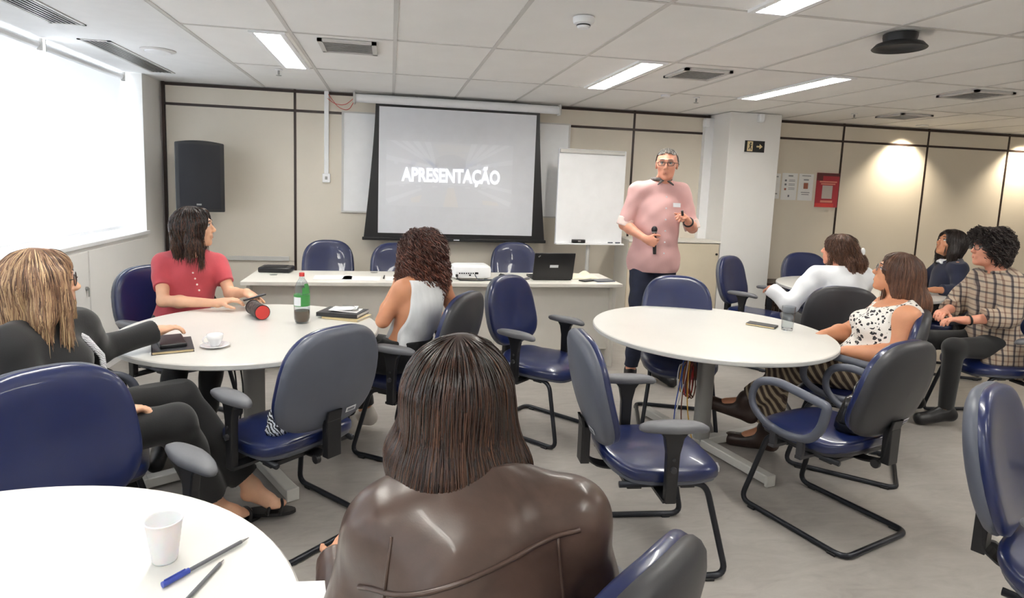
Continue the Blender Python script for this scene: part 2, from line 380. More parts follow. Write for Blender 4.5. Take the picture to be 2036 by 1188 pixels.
# --- window wall
wl = struct('wall_left', MB().mm((WX - .4, YB, 0), (WX, WY + .1, .985)).mm((WX - .4, 6.0, .985), (WX, WY + .1, CEIL)).mm((WX - .4, YB, CEIL - .0), (WX - .2, 6.0, CEIL + .05)), M['wallw'], smooth=False)
struct('trim_2', MB().mm((WX - .4, YB, .985), (WX + .03, 6.0, 1.015)), M['white'], smooth=False, bevel=.004)      # window sill
for k, (y0, y1) in enumerate(((-1.8, 1.45), (1.5, 3.9), (3.9, 5.98))):
    w = struct('window_%d' % (k + 1), MB().mm((WX - .36, y0, 1.015), (WX - .31, y0 + .05, 2.4)).mm((WX - .36, y1 - .05, 1.015), (WX - .31, y1, 2.4)).mm((WX - .36, y0, 1.015), (WX - .31, y1, 1.065)).mm((WX - .36, y0, 2.33), (WX - .31, y1, 2.4)), M['white_metal'], smooth=False)
    struct('pane', MB().mm((WX - .34, y0 + .04, 1.05), (WX - .334, y1 - .04, 2.35)), M['pane'], w, smooth=False)
# wall cupboard doors below the sill
for k, (y0, y1) in enumerate(((2.3, 3.56), (3.58, 4.85), (4.87, 5.97))):
    d = struct('cupboard_door', MB().mm((WX - .01, y0, .06), (WX + .018, y1, .955)), M['wallw'], wl, smooth=False, bevel=.003)
    if k < 2:
        obj('lock', MB().cyl((WX + .018, y1 - .05, .69), (WX + .03, y1 - .05, .69), .014).cyl((WX + .03, y1 - .05, .69), (WX + .04, y1 - .05, .69), .004).mm((WX + .032, y1 - .054, .63), (WX + .037, y1 - .04, .69)), M['grey_metal'], d)
struct('baseboard_left', MB().mm((WX, 2.0, 0), (WX + .012, WY, .07)), M['white'], smooth=False)
# --- walls behind and beside the camera
struct('wall_right', MB().mm((XR, YB, 0), (XR + .1, WY + .1, CEIL + .08)), M['wallw'], smooth=False)
struct('wall_front', MB().mm((WX - .3, YB - .1, 0), (XR, YB, CEIL + .08)), M['wallw'], smooth=False)
# --- pillar
pil = struct('pillar', MB().mm((3.53, 6.03, 0), (4.135, 6.5, CEIL)), M['wallw'], smooth=False, bevel=.006)
struct('trim_3', MB().mm((3.43, 6.36, 1.02), (3.53, 6.42, 2.36)), M['white'], smooth=False)
# --- roller blinds
def blind(y0, y1, label):
    t = thing('roller_blind', label, 'blind', (WINX, (y0 + y1) / 2, 1.04), 0, 'roller blinds over the windows')
    h = (y1 - y0) / 2
    mb = MB(); n = 12
    vs = []; 
    for i in range(n + 1):
        y = -h + 2 * h * i / n
        for z in (.02, 1.29): vs += [(.004 * sin(i * 1.3), y, z)]
    mb.add(vs, [(2 * i, 2 * i + 2, 2 * i + 3, 2 * i + 1) for i in range(n)])
    obj('blind_fabric', mb, M['blind'], t, smooth=True)
    obj('roller_tube', MB().cyl((0, -h, 1.315), (0, h, 1.315), .026, 16), M['white'], t)
    obj('bottom_rail', MB().mm((-.012, -h, 0), (.012, h, .024)), M['white'], t)
    for q in (-h - .012, h + .002): obj('end_bracket', MB().mm((-.03, q, 1.275), (.035, q + .010, 1.355)), M['tbar'], t)
blind(-1.75, 1.42, 'pale roller blind nearest the camera, out at the left edge')
blind(1.50, 4.655, 'bright translucent roller blind at the left edge of the picture')
blind(4.715, 5.945, 'bright translucent roller blind beside the far corner of the room')
# ================================================================== ceiling fittings
def luminaire(x, y0, y1, label, w=.15):
    t = thing('ceiling_light', label, 'ceiling light', (x, (y0 + y1) / 2, CEIL - .012), 0)
    h = (y1 - y0) / 2; a = w / 2
    obj('frame', MB().mm((-a - .03, -h - .02, 0), (-a, h + .02, .014)).mm((a, -h - .02, 0), (a + .03, h + .02, .014)).mm((-a, -h - .02, 0), (a, -h, .014)).mm((-a, h, 0), (a, h + .02, .014)), M['white'], t, smooth=False)
    obj('diffuser', MB().mm((-a, -h, .008), (a, h, .0135)), M['lamp'], t, smooth=False)
    lv = MB()
    for k in range(1, 16): yy = -h + 2 * h * k / 16; lv.mm((-a, yy - .0015, -.001), (a, yy + .0015, .008))
    lv.mm((-.002, -h, -.001), (.002, h, .008))
    obj('louver', lv, M['white'], t, smooth=False)
M['lamp'] = emis('fluorescent_light', (255, 252, 244), LAMP_E)
luminaire(-.74, 3.97, 5.12, 'narrow recessed light at the left, ahead of the man in coral')
luminaire(1.72, 3.97, 5.12, 'narrow recessed light above the presenter, left of the square vent')
luminaire(3.17, 3.97, 5.13, 'narrow recessed light nearer the pillar, right of the square vent')
luminaire(1.74, 1.55, 2.70, 'recessed light cut by the top edge of the picture')
for x, y in ((-.74, 1.5), (-.74, -.9), (1.74, -.9), (4.2, 1.5), (4.2, -.9), (6.7, 1.5)):  # unseen luminaires, rows presumed to continue; added as extra fill for the room
    luminaire(x, y, y + 1.15, 'recessed fill light added outside the picture, %s row, %s' % ('window side' if x < 0 else 'screen centre' if x < 2 else 'pillar side' if x < 5 else 'far right', 'beside the camera' if y > 0 else 'behind the camera'))
def vent(x, y, w, label, n=9):
    t = thing('ceiling_vent', label, 'vent', (x, y, CEIL - .014), 0, 'square ceiling vents')
    h = w / 2
    obj('vent_frame', MB().mm((-h, -h, 0), (h, -h + .03, .016)).mm((-h, h - .03, 0), (h, h, .016)).mm((-h, -h, 0), (-h + .03, h, .016)).mm((h - .03, -h, 0), (h, h, .016)), M['tbar'], t, smooth=False)
    obj('backing', MB().mm((-h + .03, -h + .03, .012), (h - .03, h - .03, .015)), M['pad'], t, smooth=False)
    for k in range(n):
        yy = -h + .03 + (w - .06) * (k + .5) / n
        obj('slat', MB().box((0, yy, .006), (w - .06, .016, .0025), rotm(0, 30)), M['tbar'], t, smooth=False)
vent(-.28, 4.21, .36, 'square slatted ceiling vent next to the light at the left')
vent(2.19, 4.24, .36, 'square slatted ceiling vent between the two narrow lights')
vent(4.58, 4.22, .36, 'square slatted ceiling vent furthest right')
vent(5.2, 5.56, .36, 'square pale ceiling vent in front of the lit wall panels')
def slotvent(x, y0, y1, label):
    t = thing('slot_vent', label, 'vent', (x, (y0 + y1) / 2, CEIL - .006), 0, 'slot vents along the window')
    h = (y1 - y0) / 2; w = .10
    obj('vent_frame', MB().mm((-w, -h, 0), (-w + .02, h, .008)).mm((w - .02, -h, 0), (w, h, .008)).mm((-w, -h, 0), (w, -h + .02, .008)).mm((-w, h - .02, 0), (w, h, .008)), M['tbar'], t, smooth=False)
    obj('backing', MB().mm((-w + .02, -h + .02, .004), (w - .02, h - .02, .0075)), M['black'], t, smooth=False)
    for k in range(6):
        xx = -w + .02 + (2 * w - .04) * (k + .5) / 6
        obj('slat', MB().mm((xx - .0045, -h + .02, 0), (xx + .0045, h - .02, .003)), M['grey_metal'], t, smooth=False)
slotvent(-1.95, 4.60, 5.86, 'long slot vent by the blinds, the nearer to the far wall')
slotvent(-1.90, 3.0, 4.17, 'long slot vent by the blinds, cut by the top left corner')
t = thing('ceiling_disc_light', 'round white disc light flush in the ceiling beside the slot vent', 'ceiling light', (-1.63, 4.82, CEIL - .02))
obj('disc', MB().lathe([(.0, 0), (.08, .002), (.09, .01), (.09, .02)]), M['white'], t); obj('disc_rim', MB().lathe([(.09, .008), (.115, .014), (.115, .02), (.09, .02)]), M['tbar'], t)
t = thing('smoke_detector', 'white smoke detector on the ceiling above the flip chart', 'smoke detector', (.95, 3.08, CEIL - .055))
obj('detector_body', MB().lathe([(.0, 0), (.028, .002), (.034, .012), (.034, .02), (.05, .026), (.055, .04), (.055, .055)]), M['white'], t)
obj('sensor_slots', MB().lathe([(.0345, .013), (.0355, .013), (.0355, .019), (.0345, .019)]), M['black'], t)
for x, y, lb in ((-.9, 5.3, 'small sprinkler head under the light at the left'), (2.74, 5.29, 'small sprinkler head left of the pillar top'), (4.67, 5.62, 'small sprinkler head right of the pillar top')):
    t = thing('sprinkler', lb, 'sprinkler', (x, y, CEIL - .05), 0, 'ceiling sprinklers')
    obj('stem', MB().cyl((0, 0, .01), (0, 0, .05), .008), M['grey_metal'], t); obj('deflector', MB().lathe([(0, 0), (.022, .001), (.022, .004), (0, .006)], n=16), M['grey_metal'], t)
    obj('escutcheon', MB().lathe([(0, .04), (.03, .044), (.03, .05)], n=20), M['white'], t)
tag(obj('round_sensor', MB().lathe([(0, 0), (.04, .002), (.045, .02)], (2.43, 5.27, CEIL - .018)), M['white']), 'small white round sensor on the ceiling before the presenter', 'sensor')
t = thing('access_point', 'black dish shaped wireless unit hanging on the ceiling at upper right', 'wireless unit', (2.60, 2.86, CEIL - .075))
obj('dish', MB().lathe([(0, .03), (.06, .028), (.105, .016), (.125, .0), (.128, .004), (.108, .026), (.06, .042), (0, .044)], n=40), M['black'], t, smooth=True)
obj('mount', MB().lathe([(0, .03), (.075, .035), (.08, .06), (.08, .075)], n=32), M['black'], t)
for x in (6.02, 7.75):
    t = thing('downlight', 'round recessed downlight washing the far wall panels' + (' at the left' if x < 7 else ' at the right edge'), 'downlight', (x, 6.16, CEIL - .01))
    obj('trim_ring', MB().lathe([(.045, 0), (.065, .0), (.065, .01), (.045, .01)], n=28), M['white'], t)
# ================================================================== far wall furnishings
t = thing('whiteboard', 'wide wall whiteboard partly behind the projection screen', 'whiteboard', (.70, WY, 1.22))
obj('board', MB().mm((-1.17, -.02, 0), (1.17, -.002, .98)), M['board'] if 'board' in M else M['white'], t, smooth=False)
fr = MB().mm((-1.19, -.026, -.015), (1.19, -.0, .0)).mm((-1.19, -.026, .98), (1.19, -.0, .995)).mm((-1.19, -.026, 0), (-1.17, 0, .98)).mm((1.17, -.026, 0), (1.19, 0, .98))
obj('board_frame', fr, M['tbar'], t, smooth=False)
# projection screen
SY = 6.27
t = thing('projection_screen', 'pull-down projection screen with black borders showing a pale slide', 'projection screen', (.68, SY, .94))
obj('casing', MB().tube([(-1.03, 0, 1.395), (1.03, 0, 1.395)], .042, 20), M['white'], t)
obj('casing_end', MB().box((-1.04, 0, 1.395), (.02, .11, .11)).box((1.04, 0, 1.395), (.02, .11, .11)), M['white_metal'], t, bevel=.006)
n = 14; L = []; R_ = []
for i in range(n + 1):
    z = .03 + 1.325 * i / n; k = i / n; wv = .835 + .105 * (1 - k) ** 1.35
    L.append((-wv, z)); R_.append((wv, z))
vs = [(x, .004, z) for x, z in L] + [(x, .004, z) for x, z in R_]
obj('screen_border', MB().add(vs, [(i, n + 1 + i, n + 2 + i, i + 1) for i in range(n)]), M['black'], t)
M['screen'] = mat('matt_screen_cloth', (230, 232, 238), .9)
obj('screen_cloth', MB().add([(-.80, 0, .075), (.80, 0, .075), (.80, 0, 1.33), (-.80, 0, 1.33)], [(0, 1, 2, 3)]), M['screen'], t)
obj('bottom_bar', MB().mm((-.955, -.012, 0), (.955, .016, .032)), M['black'], t, bevel=.006)
obj('maker_plate', MB().mm((-.03, -.014, .01), (.03, -.012, .022)), M['sticker'], t)
# projected slide: light thrown on the cloth (faint photo of a hall behind a one-word title)
def em2(n, c, s, base=(230, 232, 238)):
    m = NT(n); m.b.inputs['Base Color'].default_value = L4(base); m.b.inputs['Roughness'].default_value = .9
    m.b.inputs['Emission Color'].default_value = L4(c); m.b.inputs['Emission Strength'].default_value = s; return m.m
m0 = em2('projected_grey', (255, 255, 255), .02); m1 = em2('projected_light', (255, 255, 255), .055); m2 = em2('projected_white', (255, 255, 255), .34); m3 = em2('projected_amber', (255, 214, 130), .045); m4 = em2('projected_cream', (255, 240, 205), .03)
SX0, SX1, SZ0, SZ1 = -.725, .565, .355, 1.005
def flat(name, polys, mm_, y):
    mb = MB()
    for p in polys:
        mb.add([(SX0 + (SX1 - SX0) * u, y, SZ0 + (SZ1 - SZ0) * v) for u, v in p], [tuple(range(len(p)))])
    return obj(name, mb, mm_, t, smooth=False)
flat('slide_picture', [[(0, 0), (1, 0), (1, 1), (0, 1)]], m0, -.0010)
rays = []
for k in range(4):
    a = .02 + .09 * k; rays.append([(a, 1), (a + .05, 1), (.40, .62 - .02 * k), (.39, .6 - .02 * k)]); rays.append([(1 - a, 1), (1 - a - .05, 1), (.60, .62 - .02 * k), (.61, .6 - .02 * k)])
for k in range(7):
    u = .06 + .13 * k; rays.append([(u, .64), (u + .03, .64), (u + .03, .70), (u, .70)]) if abs(u - .5) > .16 else None; rays.append([(u + .04, .30), (u + .08, .30), (u + .08, .325), (u + .04, .325)])
rays += [[(0, .36), (.38, .43), (.38, .40), (0, .30)], [(1, .30), (.62, .43), (.62, .40), (1, .24)], [(0, .1), (.02, .03), (.28, .26), (.27, .29)], [(1, .1), (.98, .03), (.72, .26), (.73, .29)],
         [(0, .78), (.0, .70), (.36, .60), (.36, .63)], [(1, .78), (1, .70), (.64, .60), (.64, .63)], [(.43, .36), (.64, .36), (.64, .345), (.43, .345)]]
flat('slide_beams', rays, m1, -.003)
flat('slide_glow', [[(.36, .97), (.68, .97), (.63, .86), (.40, .86)], [(.40, .84), (.62, .84), (.60, .78), (.43, .78)]], m4, -.002)
arc = [(.5 + .12 * cos(a), .70 + .12 * sin(a)) for a in [pi * i / 12 for i in range(13)]]
flat('slide_arch', [arc + [(.38, .62), (.62, .62)]], em2('projected_dim', (255, 255, 255), .0), -.0045)
for q in ([(.48, .3), (.53, .3), (.57, 0), (.45, 0)], [(.19, .12), (.28, .18), (.26, .06), (.2, .06)], [(.76, .12), (.88, .1), (.90, .04), (.77, .05)]): flat('slide_patch', [q], m3, -.004)
def text(name, s, size, m, parent, mat4, off=0., ext=.0005, sx=1.):
    c = bpy.data.curves.new(name, 'FONT'); c.body = s; c.size = size; c.align_x = 'CENTER'; c.align_y = 'CENTER'; c.offset = off; c.extrude = ext; c.resolution_u = 3
    tmp = bpy.data.objects.new('tmp', c); COL.objects.link(tmp)
    dg = bpy.context.evaluated_depsgraph_get(); me = bpy.data.meshes.new_from_object(tmp.evaluated_get(dg)); bpy.data.objects.remove(tmp)
    me.transform(Matrix.Diagonal((sx, 1, 1, 1))); me.transform(mat4); me.materials.clear(); me.materials.append(m)
    o = bpy.data.objects.new(name, me); COL.objects.link(o); o.parent = parent; return o
FX = Matrix(((1, 0, 0, 0), (0, 0, -1, 0), (0, 1, 0, 0), (0, 0, 0, 1)))     # text in the XZ plane facing -Y
text('slide_title', 'APRESENTA\u00c7\u00c3O', .19, m2, t, Matrix.Translation((-.065, -.0065, .665)) @ FX, off=.0062, sx=.705)
# flip chart
t = thing('flip_chart', 'white flip chart board on a single leg beside the presenter', 'flip chart', (2.02, 6.0, 0), 3)
obj('board', MB().mm((-.365, -.015, .975), (.365, .015, 1.93)), M['white'], t, bevel=.006)
obj('clamp_bar', MB().mm((-.36, -.035, 1.885), (.34, -.012, 1.925)), M['white_metal'], t, bevel=.006)
obj('pen_tray', MB().mm((-.37, -.07, .965), (.37, -.0, .98)), M['white'], t, bevel=.003)
obj('leg', MB().cyl((0, .0, .05), (0, .0, .98), .02), M['white_metal'], t); obj('leg_collar', MB().cyl((0, 0, .62), (0, 0, .66), .026), M['grey_metal'], t)
for a in (90, 210, 330): obj('foot', MB().tube([(0, 0, .06), (.3 * cos(radians(a)), .3 * sin(radians(a)), .015)], .014), M['white_metal'], t)
t2 = thing('board_eraser', 'small black board eraser on the flip chart tray', 'eraser', (1.90, 5.955, .982), 3)
obj('eraser_body', MB().mm((-.07, -.02, 0), (.07, .02, .035)), M['black'], t2, bevel=.006); obj('eraser_tag', MB().mm((-.012, -.022, .01), (.018, -.02, .026)), M['grey_metal'], t2)
for k, x in enumerate((2.22, 2.30)):
    tag(obj('marker_pen', MB().cyl((x, 5.955, .99), (x + .05, 5.96, .99), .007), M['shell']), 'dark marker pen on the flip chart tray, the %s of the two' % ('left' if k == 0 else 'right'), 'pen', 'markers on the flip chart tray')
# cable conduit with socket
t = thing('wall_conduit', 'white vertical cable conduit ending in a wall socket box', 'conduit', (-.637, WY, 1.52))
obj('channel', MB().mm((-.022, -.022, .06), (.022, 0, .88)), M['white'], t, bevel=.003); obj('socket_box', MB().mm((-.038, -.035, -.02), (.038, 0, .07)), M['white'], t, bevel=.005)
obj('socket_switch', MB().mm((-.012, -.038, .01), (.012, -.034, .04)), M['grey_metal'], t)
w = MB().tube(fillet([(-.62, 6.40, 2.37), (-.52, 6.39, 2.24), (-.42, 6.39, 2.22), (-.36, 6.36, 2.33)], .08), .003, 6).tube(fillet([(-.63, 6.40, 2.33), (-.56, 6.40, 2.28), (-.46, 6.40, 2.27), (-.36, 6.36, 2.35)], .05), .003, 6)
tag(obj('loose_cable', w, M['red']), 'thin loose cables drooping between conduit and screen casing', 'cable')
# loudspeaker on a stand
t = thing('loudspeaker', 'black loudspeaker standing on a pole in the far left corner', 'loudspeaker', (-1.72, 6.08, 0), 12)
n = 12; prof = []
for i in range(n + 1): x = -.2 + .4 * i / n; prof.append((x, -.17 - .03 * (1 - (x / .2) ** 2)))
prof += [(.17, .14), (-.17, .14)]
def spk(x, y, z): return (x, y, z)
mb = MB(); pts = prof
for z0, z1 in ((1.20, 1.815),):
    m_ = len(pts); zz = lambda x, z: z
    mb.add([(x, y, z0) for x, y in pts] + [(x, y, z1 + .02 * (1 - (x / .2) ** 2)) for x, y in pts], [tuple(range(m_ - 1, -1, -1)), tuple(range(m_, 2 * m_))] + [(i, (i + 1) % m_, m_ + (i + 1) % m_, m_ + i) for i in range(m_)])
M['grille'] = mat('perforated_black_grille', (22, 23, 31), .5, .2, bump=.8, bscale=500)
obj('cabinet', mb, M['black'], t, bevel=.008)
g = MB(); k = [(x * .92, y - .004) for x, y in prof[:n + 1]]
g.add([(x, y, 1.225) for x, y in k] + [(x, y, 1.80) for x, y in k], [(i, i + 1, n + 2 + i, n + 1 + i) for i in range(n)])
obj('grille', g, M['grille'], t); obj('badge', MB().mm((-.03, -.209, 1.26), (.01, -.206, 1.275)), M['grey_metal'], t)
obj('pole', MB().cyl((0, 0, .12), (0, 0, 1.21), .0175), M['black'], t)
for a in (30, 150, 270):
    c, s_ = cos(radians(a)), sin(radians(a)); obj('leg', MB().tube([(0, 0, .55), (.38 * c, .38 * s_ if s_ > 0 else .38 * s_, .012)] if s_ <= 0 else [(0, 0, .55), (.3 * c, .2 * s_, .012)], .011), M['black'], t)
# low cabinet by the pillar
t = thing('low_cabinet', 'low beige cabinet with closed doors behind the presenter', 'cabinet', (2.995, 6.21, 0))
obj('carcass', MB().mm((-.52, -.17, 0), (.52, .205, 1.0)), M['desk'], t, smooth=False); obj('cabinet_top', MB().mm((-.525, -.20, 1.0), (.525, .205, 1.022)), M['desk'], t, bevel=.003)
for s in (-1, 1):
    d = obj('door', MB().mm((.003 if s > 0 else -.518, -.19, .06), (.518 if s > 0 else -.003, -.17, .99)), M['cab'], t, bevel=.002)
    obj('door_lock', MB().cyl((s * .49, -.19, .88), (s * .49, -.202, .88), .012), M['black'], d)
# dark slatted shelf right of the pillar
t = thing('slatted_crate', 'dark slatted rack standing against the wall right of the pillar', 'rack', (4.62, 6.22, 0))
for z in (.06, .30, .54): obj('shelf', MB().mm((-.46, -.17, z), (.46, .17, z + .02)), M['darkboots'], t, smooth=False)
for k in range(16): x = -.45 + .06 * k; obj('slat', MB().mm((x - .018, -.185, 0), (x + .018, -.17, .565)), M['darkwood'] if 'darkwood' in M else M['darkboots'], t, smooth=False)
# exit sign on the pillar
t = thing('exit_sign', 'small black exit sign with running figure and right arrow on the pillar', 'sign', (3.835, 6.03, 2.05))
obj('sign_plate', MB().mm((-.115, -.008, -.06), (.115, 0, .06)), M['black'], t, smooth=False)
obj('figure_field', MB().mm((-.09, -.010, -.052), (-.025, -.008, .052)), M['cream'], t, smooth=False)
obj('figure', MB().cyl((-.052, -.0105, .032), (-.052, -.0112, .032), .009).box((-.056, -.011, .006), (.013, .001, .034), rotm(0, 0, -18)).box((-.066, -.011, -.02), (.008, .001, .032), rotm(0, 0, 28)).box((-.048, -.011, -.02), (.008, .001, .034), rotm(0, 0, -25)).box((-.045, -.011, .012), (.02, .001, .007)), M['black'], t, smooth=False)
ar = MB(); ar.prism([(.02, -.008), (.055, -.008), (.055, -.028), (.092, 0), (.055, .028), (.055, .008), (.02, .008)], 0, .001, lambda x, y, z: (x, -.0085 - z, y)); obj('arrow', ar, M['cream'], t, smooth=False)
for x, y, z, lb in ((3.42, 6.33, 2.30, 'small white sensor box high in the corner left of the pillar'), (3.86, 5.99, 2.345, 'small white box high on the pillar')):
    tag(obj('sensor_box', MB().box((x, y, z), (.06, .07, .09)), M['white'], bevel=.015), lb, 'sensor')
# notices
def notice(x0, x1, z0, z1, label, cols):
    t = thing('notice_sheet', label, 'notice', ((x0 + x1) / 2, WY - .001, (z0 + z1) / 2), 0, 'white notices on the wall')
    w, h = (x1 - x0) / 2, (z1 - z0) / 2
    obj('sheet', MB().mm((-w, -.003, -h), (w, -.0005, h)), M['paper'], t, smooth=False)
    for (m_, x, z, a, b) in cols: obj('print', MB().mm((x * w - a * w, -.0042, z * h - b * h), (x * w + a * w, -.0032, z * h + b * h)), M[m_], t, smooth=False)
M['print_brown'] = mat('brown_print', (158, 96, 78), .7); M['print_grey'] = mat('light_grey_print', (150, 152, 156), .7)
notice(4.31, 4.45, 1.50, 1.79, 'white notice with brown emblem nearest the pillar', [('print_brown', -.1, .2, .3, .25), ('print_grey', 0, .75, .6, .05), ('print_grey', 0, -.6, .6, .05)])
notice(4.47, 4.67, 1.49, 1.80, 'white notice with a column of small dark icons', [('print_grey', .1, .8, .3, .05), ('stickmark', -.5, .45, .12, .07), ('stickmark', -.5, .15, .12, .07), ('print_brown', -.5, -.2, .12, .08), ('stickmark', 0, -.7, .1, .08)] + [('print_grey', .3, z, .4, .02) for z in (.5, .4, .2, .1, -.1, -.2)])
notice(4.69, 4.88, 1.49, 1.80, 'white notice with a brown emblem beside the red poster', [('print_brown', 0, .1, .3, .22), ('print_grey', 0, .55, .35, .05), ('print_grey', 0, .85, .6, .03), ('print_grey', 0, -.4, .6, .03), ('print_grey', 0, -.55, .5, .03)])
t = thing('red_poster', 'red poster with pale blank square hanging on the joint strip', 'poster', (5.07, WY - .006, 1.62))
obj('poster_sheet', MB().mm((-.15, -.003, -.20), (.15, 0, .20)), mat('red_print', (172, 50, 62), .6), t, smooth=False)
obj('poster_band', MB().mm((-.15, -.0045, -.20), (.10, -.0035, -.155)), M['red'], t, smooth=False)
obj('poster_corner', MB().mm((-.148, -.0045, .11), (-.07, -.0035, .198)).mm((-.07, -.0045, .165), (.148, -.0035, .198)), mat('maroon_print', (92, 46, 48), .6), t, smooth=False)
obj('poster_square', MB().mm((-.068, -.0045, -.10), (.068, -.0035, .055)), mat('pale_print', (196, 188, 184), .6), t, smooth=False)
obj('poster_lines', MB().mm((-.11, -.0045, .09), (.12, -.0035, .105)).mm((-.09, -.0045, .065), (.1, -.0035, .08)).mm((-.08, -.0045, -.145), (.08, -.0035, -.12)), mat('salmon_print', (224, 150, 130), .6), t, smooth=False)
# ================================================================== desk
t = thing('long_desk', 'long pale desk across the front of the room', 'desk', (.42, 5.12, 0))
obj('desktop', MB().mm((-1.53, -.30, .715), (1.53, .31, .745)), M['desk'], t, bevel=.003)
for s in (-1, 1): obj('side_panel', MB().mm((s * 1.49 - .014, -.22, 0), (s * 1.49 + .014, .28, .715)), M['desk'], t, bevel=.002)
obj('modesty_panel', MB().mm((-1.475, -.14, .14), (1.475, -.12, .70)), M['desk'], t, smooth=False)
obj('panel_joint', MB().mm((.46, -.145, .14), (.466, -.139, .70)), M['tbar'], t, smooth=False)
for x in (-1.35, -.55): obj('cable_grommet', MB().lathe([(.0, 0), (.03, .001), (.032, .003), (0, .004)], (x, .05 if x < -1 else .22, .745), n=20), M['grey_metal'], t)
DZ = .7455
t = thing('media_player', 'flat black box lying at the left end of the desk', 'electronic box', (-.94, 5.36, DZ), -4)
obj('casing', MB().mm((-.13, -.09, 0), (.13, .09, .045)), M['black'], t, bevel=.012); obj('top_inlay', MB().mm((-.09, -.06, .045), (.09, .06, .049)), M['grille'], t, bevel=.004)
for k, (x, y, r, lb) in enumerate(((-.45, 5.06, 2, 'leftmost sheet of white paper lying on the desk'), (-.22, 5.02, -3, 'middle sheet of white paper lying on the desk'), (.12, 5.02, 1, 'sheet of white paper right of the upright pen on the desk'))):
    tag(obj('paper_sheet', MB().mm((-.15, -.11, 0), (.15, .11, .0015)), M['paper'], loc=(x, y, DZ + .0004 + .0 * k)), lb, 'paper', 'papers on the desk').rotation_euler = (0, 0, radians(r))
tag(obj('pen', MB().cyl((-.04, 5.14, DZ + .006), (-.045, 5.0, DZ + .006), .005), M['black']), 'thin black pen lying across the papers on the desk', 'pen')
# projector
t = thing('projector', 'white projector on the desk with its socket side towards the room', 'projector', (.68, 5.10, DZ), 2)
def pf(x, w, tt): return (x, w, tt)
obj('projector_body', MB().pillow(.165, .125, [(1, .012, .012), (1, .0, .022), (1, .0, .085), (1, .006, .105), (1, .03, .118), (.3, 0, .122)], pf, e=7), M['white'], t)
c = MB()
for k in range(9): x = -.115 + .019 * k; c.mm((x, -.127, .052), (x + .011, -.124, .062))
c.mm((-.03, -.127, .035), (-.015, -.124, .048)).mm((.02, -.127, .05), (.045, -.124, .066)); obj('socket_row', c, M['black'], t, smooth=False)
obj('power_plug', MB().mm((-.145, -.15, .03), (-.125, -.125, .05)), M['black'], t, bevel=.003)
for x in (-.12, .12): obj('foot', MB().cyl((x, -.09, 0), (x, -.09, .014), .012), M['black'], t)
# laptop (back of the lid towards the room)
t = thing('laptop', 'open black laptop on the desk with its lid towards the room', 'laptop', (1.38, 5.02, DZ), 2)
obj('laptop_base', MB().mm((-.17, -.02, 0), (.17, .22, .02)), M['black'], t, bevel=.004)
RR = rotm(0, 12); lid = obj('laptop_lid', MB().box((0, -.045, .125), (.36, .01, .24), rotm(0, 14)), M['black'], t, bevel=.004)
obj('lid_label', MB().box((.0, -.0505, .125), (.075, .001, .024), rotm(0, 14)), M['sticker'], lid); obj('lid_badge', MB().box((-.135, -.073, .215), (.03, .001, .01), rotm(0, 14, -30)), M['grey_metal'], lid)
t = thing('computer_mouse', 'small black computer mouse beside the projector', 'mouse', (.965, 5.12, DZ), 20)
obj('mouse_shell', MB().ball((0, 0, .012), (.03, .05, .022)), M['black'], t); obj('wheel', MB().cyl((-.003, .03, .030), (.003, .03, .030), .006), M['grey_metal'], t)
def squig(pts, r, m_, lb, nm='cable'):
    return tag(obj(nm, MB().tube(fillet(pts, .05, 6), r, 6), m_), lb, 'cable')
squig([(.55, 4.97, DZ + .03), (.56, 4.93, DZ + .005), (.70, 4.92, DZ + .004), (.92, 4.98, DZ + .004), (1.05, 4.93, DZ + .004), (1.19, 5.05, DZ + .004)], .004, M['black'], 'black cable running from projector to laptop along the desk edge')
squig([(.70, 4.96, DZ + .05), (.72, 4.92, DZ + .01), (.85, 4.95, DZ + .010), (1.0, 5.05, DZ + .004), (1.1, 4.98, DZ + .010), (1.2, 5.1, DZ + .008)], .004, M['shell'], 'grey cable tangled on the desk before the laptop')
t = thing('cloth_bundle', 'crumpled cream cloth at the right end of the desk', 'cloth', (1.70, 5.16, DZ), 0)
mb = MB(); nx = 22; vs = []
for i in range(nx + 1):
    for j in range(nx + 1):
        x, y = -.14 + .28 * i / nx, -.10 + .2 * j / nx; e = max(0, 1 - (abs(x) / .14) ** 3) * max(0, 1 - (abs(y) / .1) ** 3)
        vs.append((x, y, .003 + e * (.035 + .012 * sin(38 * x + 20 * y) + .012 * sin(50 * y - 22 * x + 1))))
mb.add(vs, [(i * (nx + 1) + j, (i + 1) * (nx + 1) + j, (i + 1) * (nx + 1) + j + 1, i * (nx + 1) + j + 1) for i in range(nx) for j in range(nx)])
o = obj('cloth', mb, mat('cream_cotton', (230, 222, 200), .85, var=.05), t, smooth=True); o.modifiers.new('thickness', 'SOLIDIFY').thickness = .003
t = thing('phone', 'small black phone at the right end of the desk', 'phone', (1.69, 4.98, DZ), 30); obj('phone_body', MB().mm((-.075, -.038, 0), (.075, .038, .01)), M['black'], t, bevel=.004)
t = thing('tablet', 'grey tablet at the right end of the desk', 'tablet', (1.83, 4.98, DZ), 12); obj('tablet_body', MB().mm((-.09, -.06, 0), (.09, .06, .011)), M['shell'], t, bevel=.004); obj('tablet_screen', MB().mm((-.08, -.05, .011), (.08, .05, .0118)), M['pad'], t)
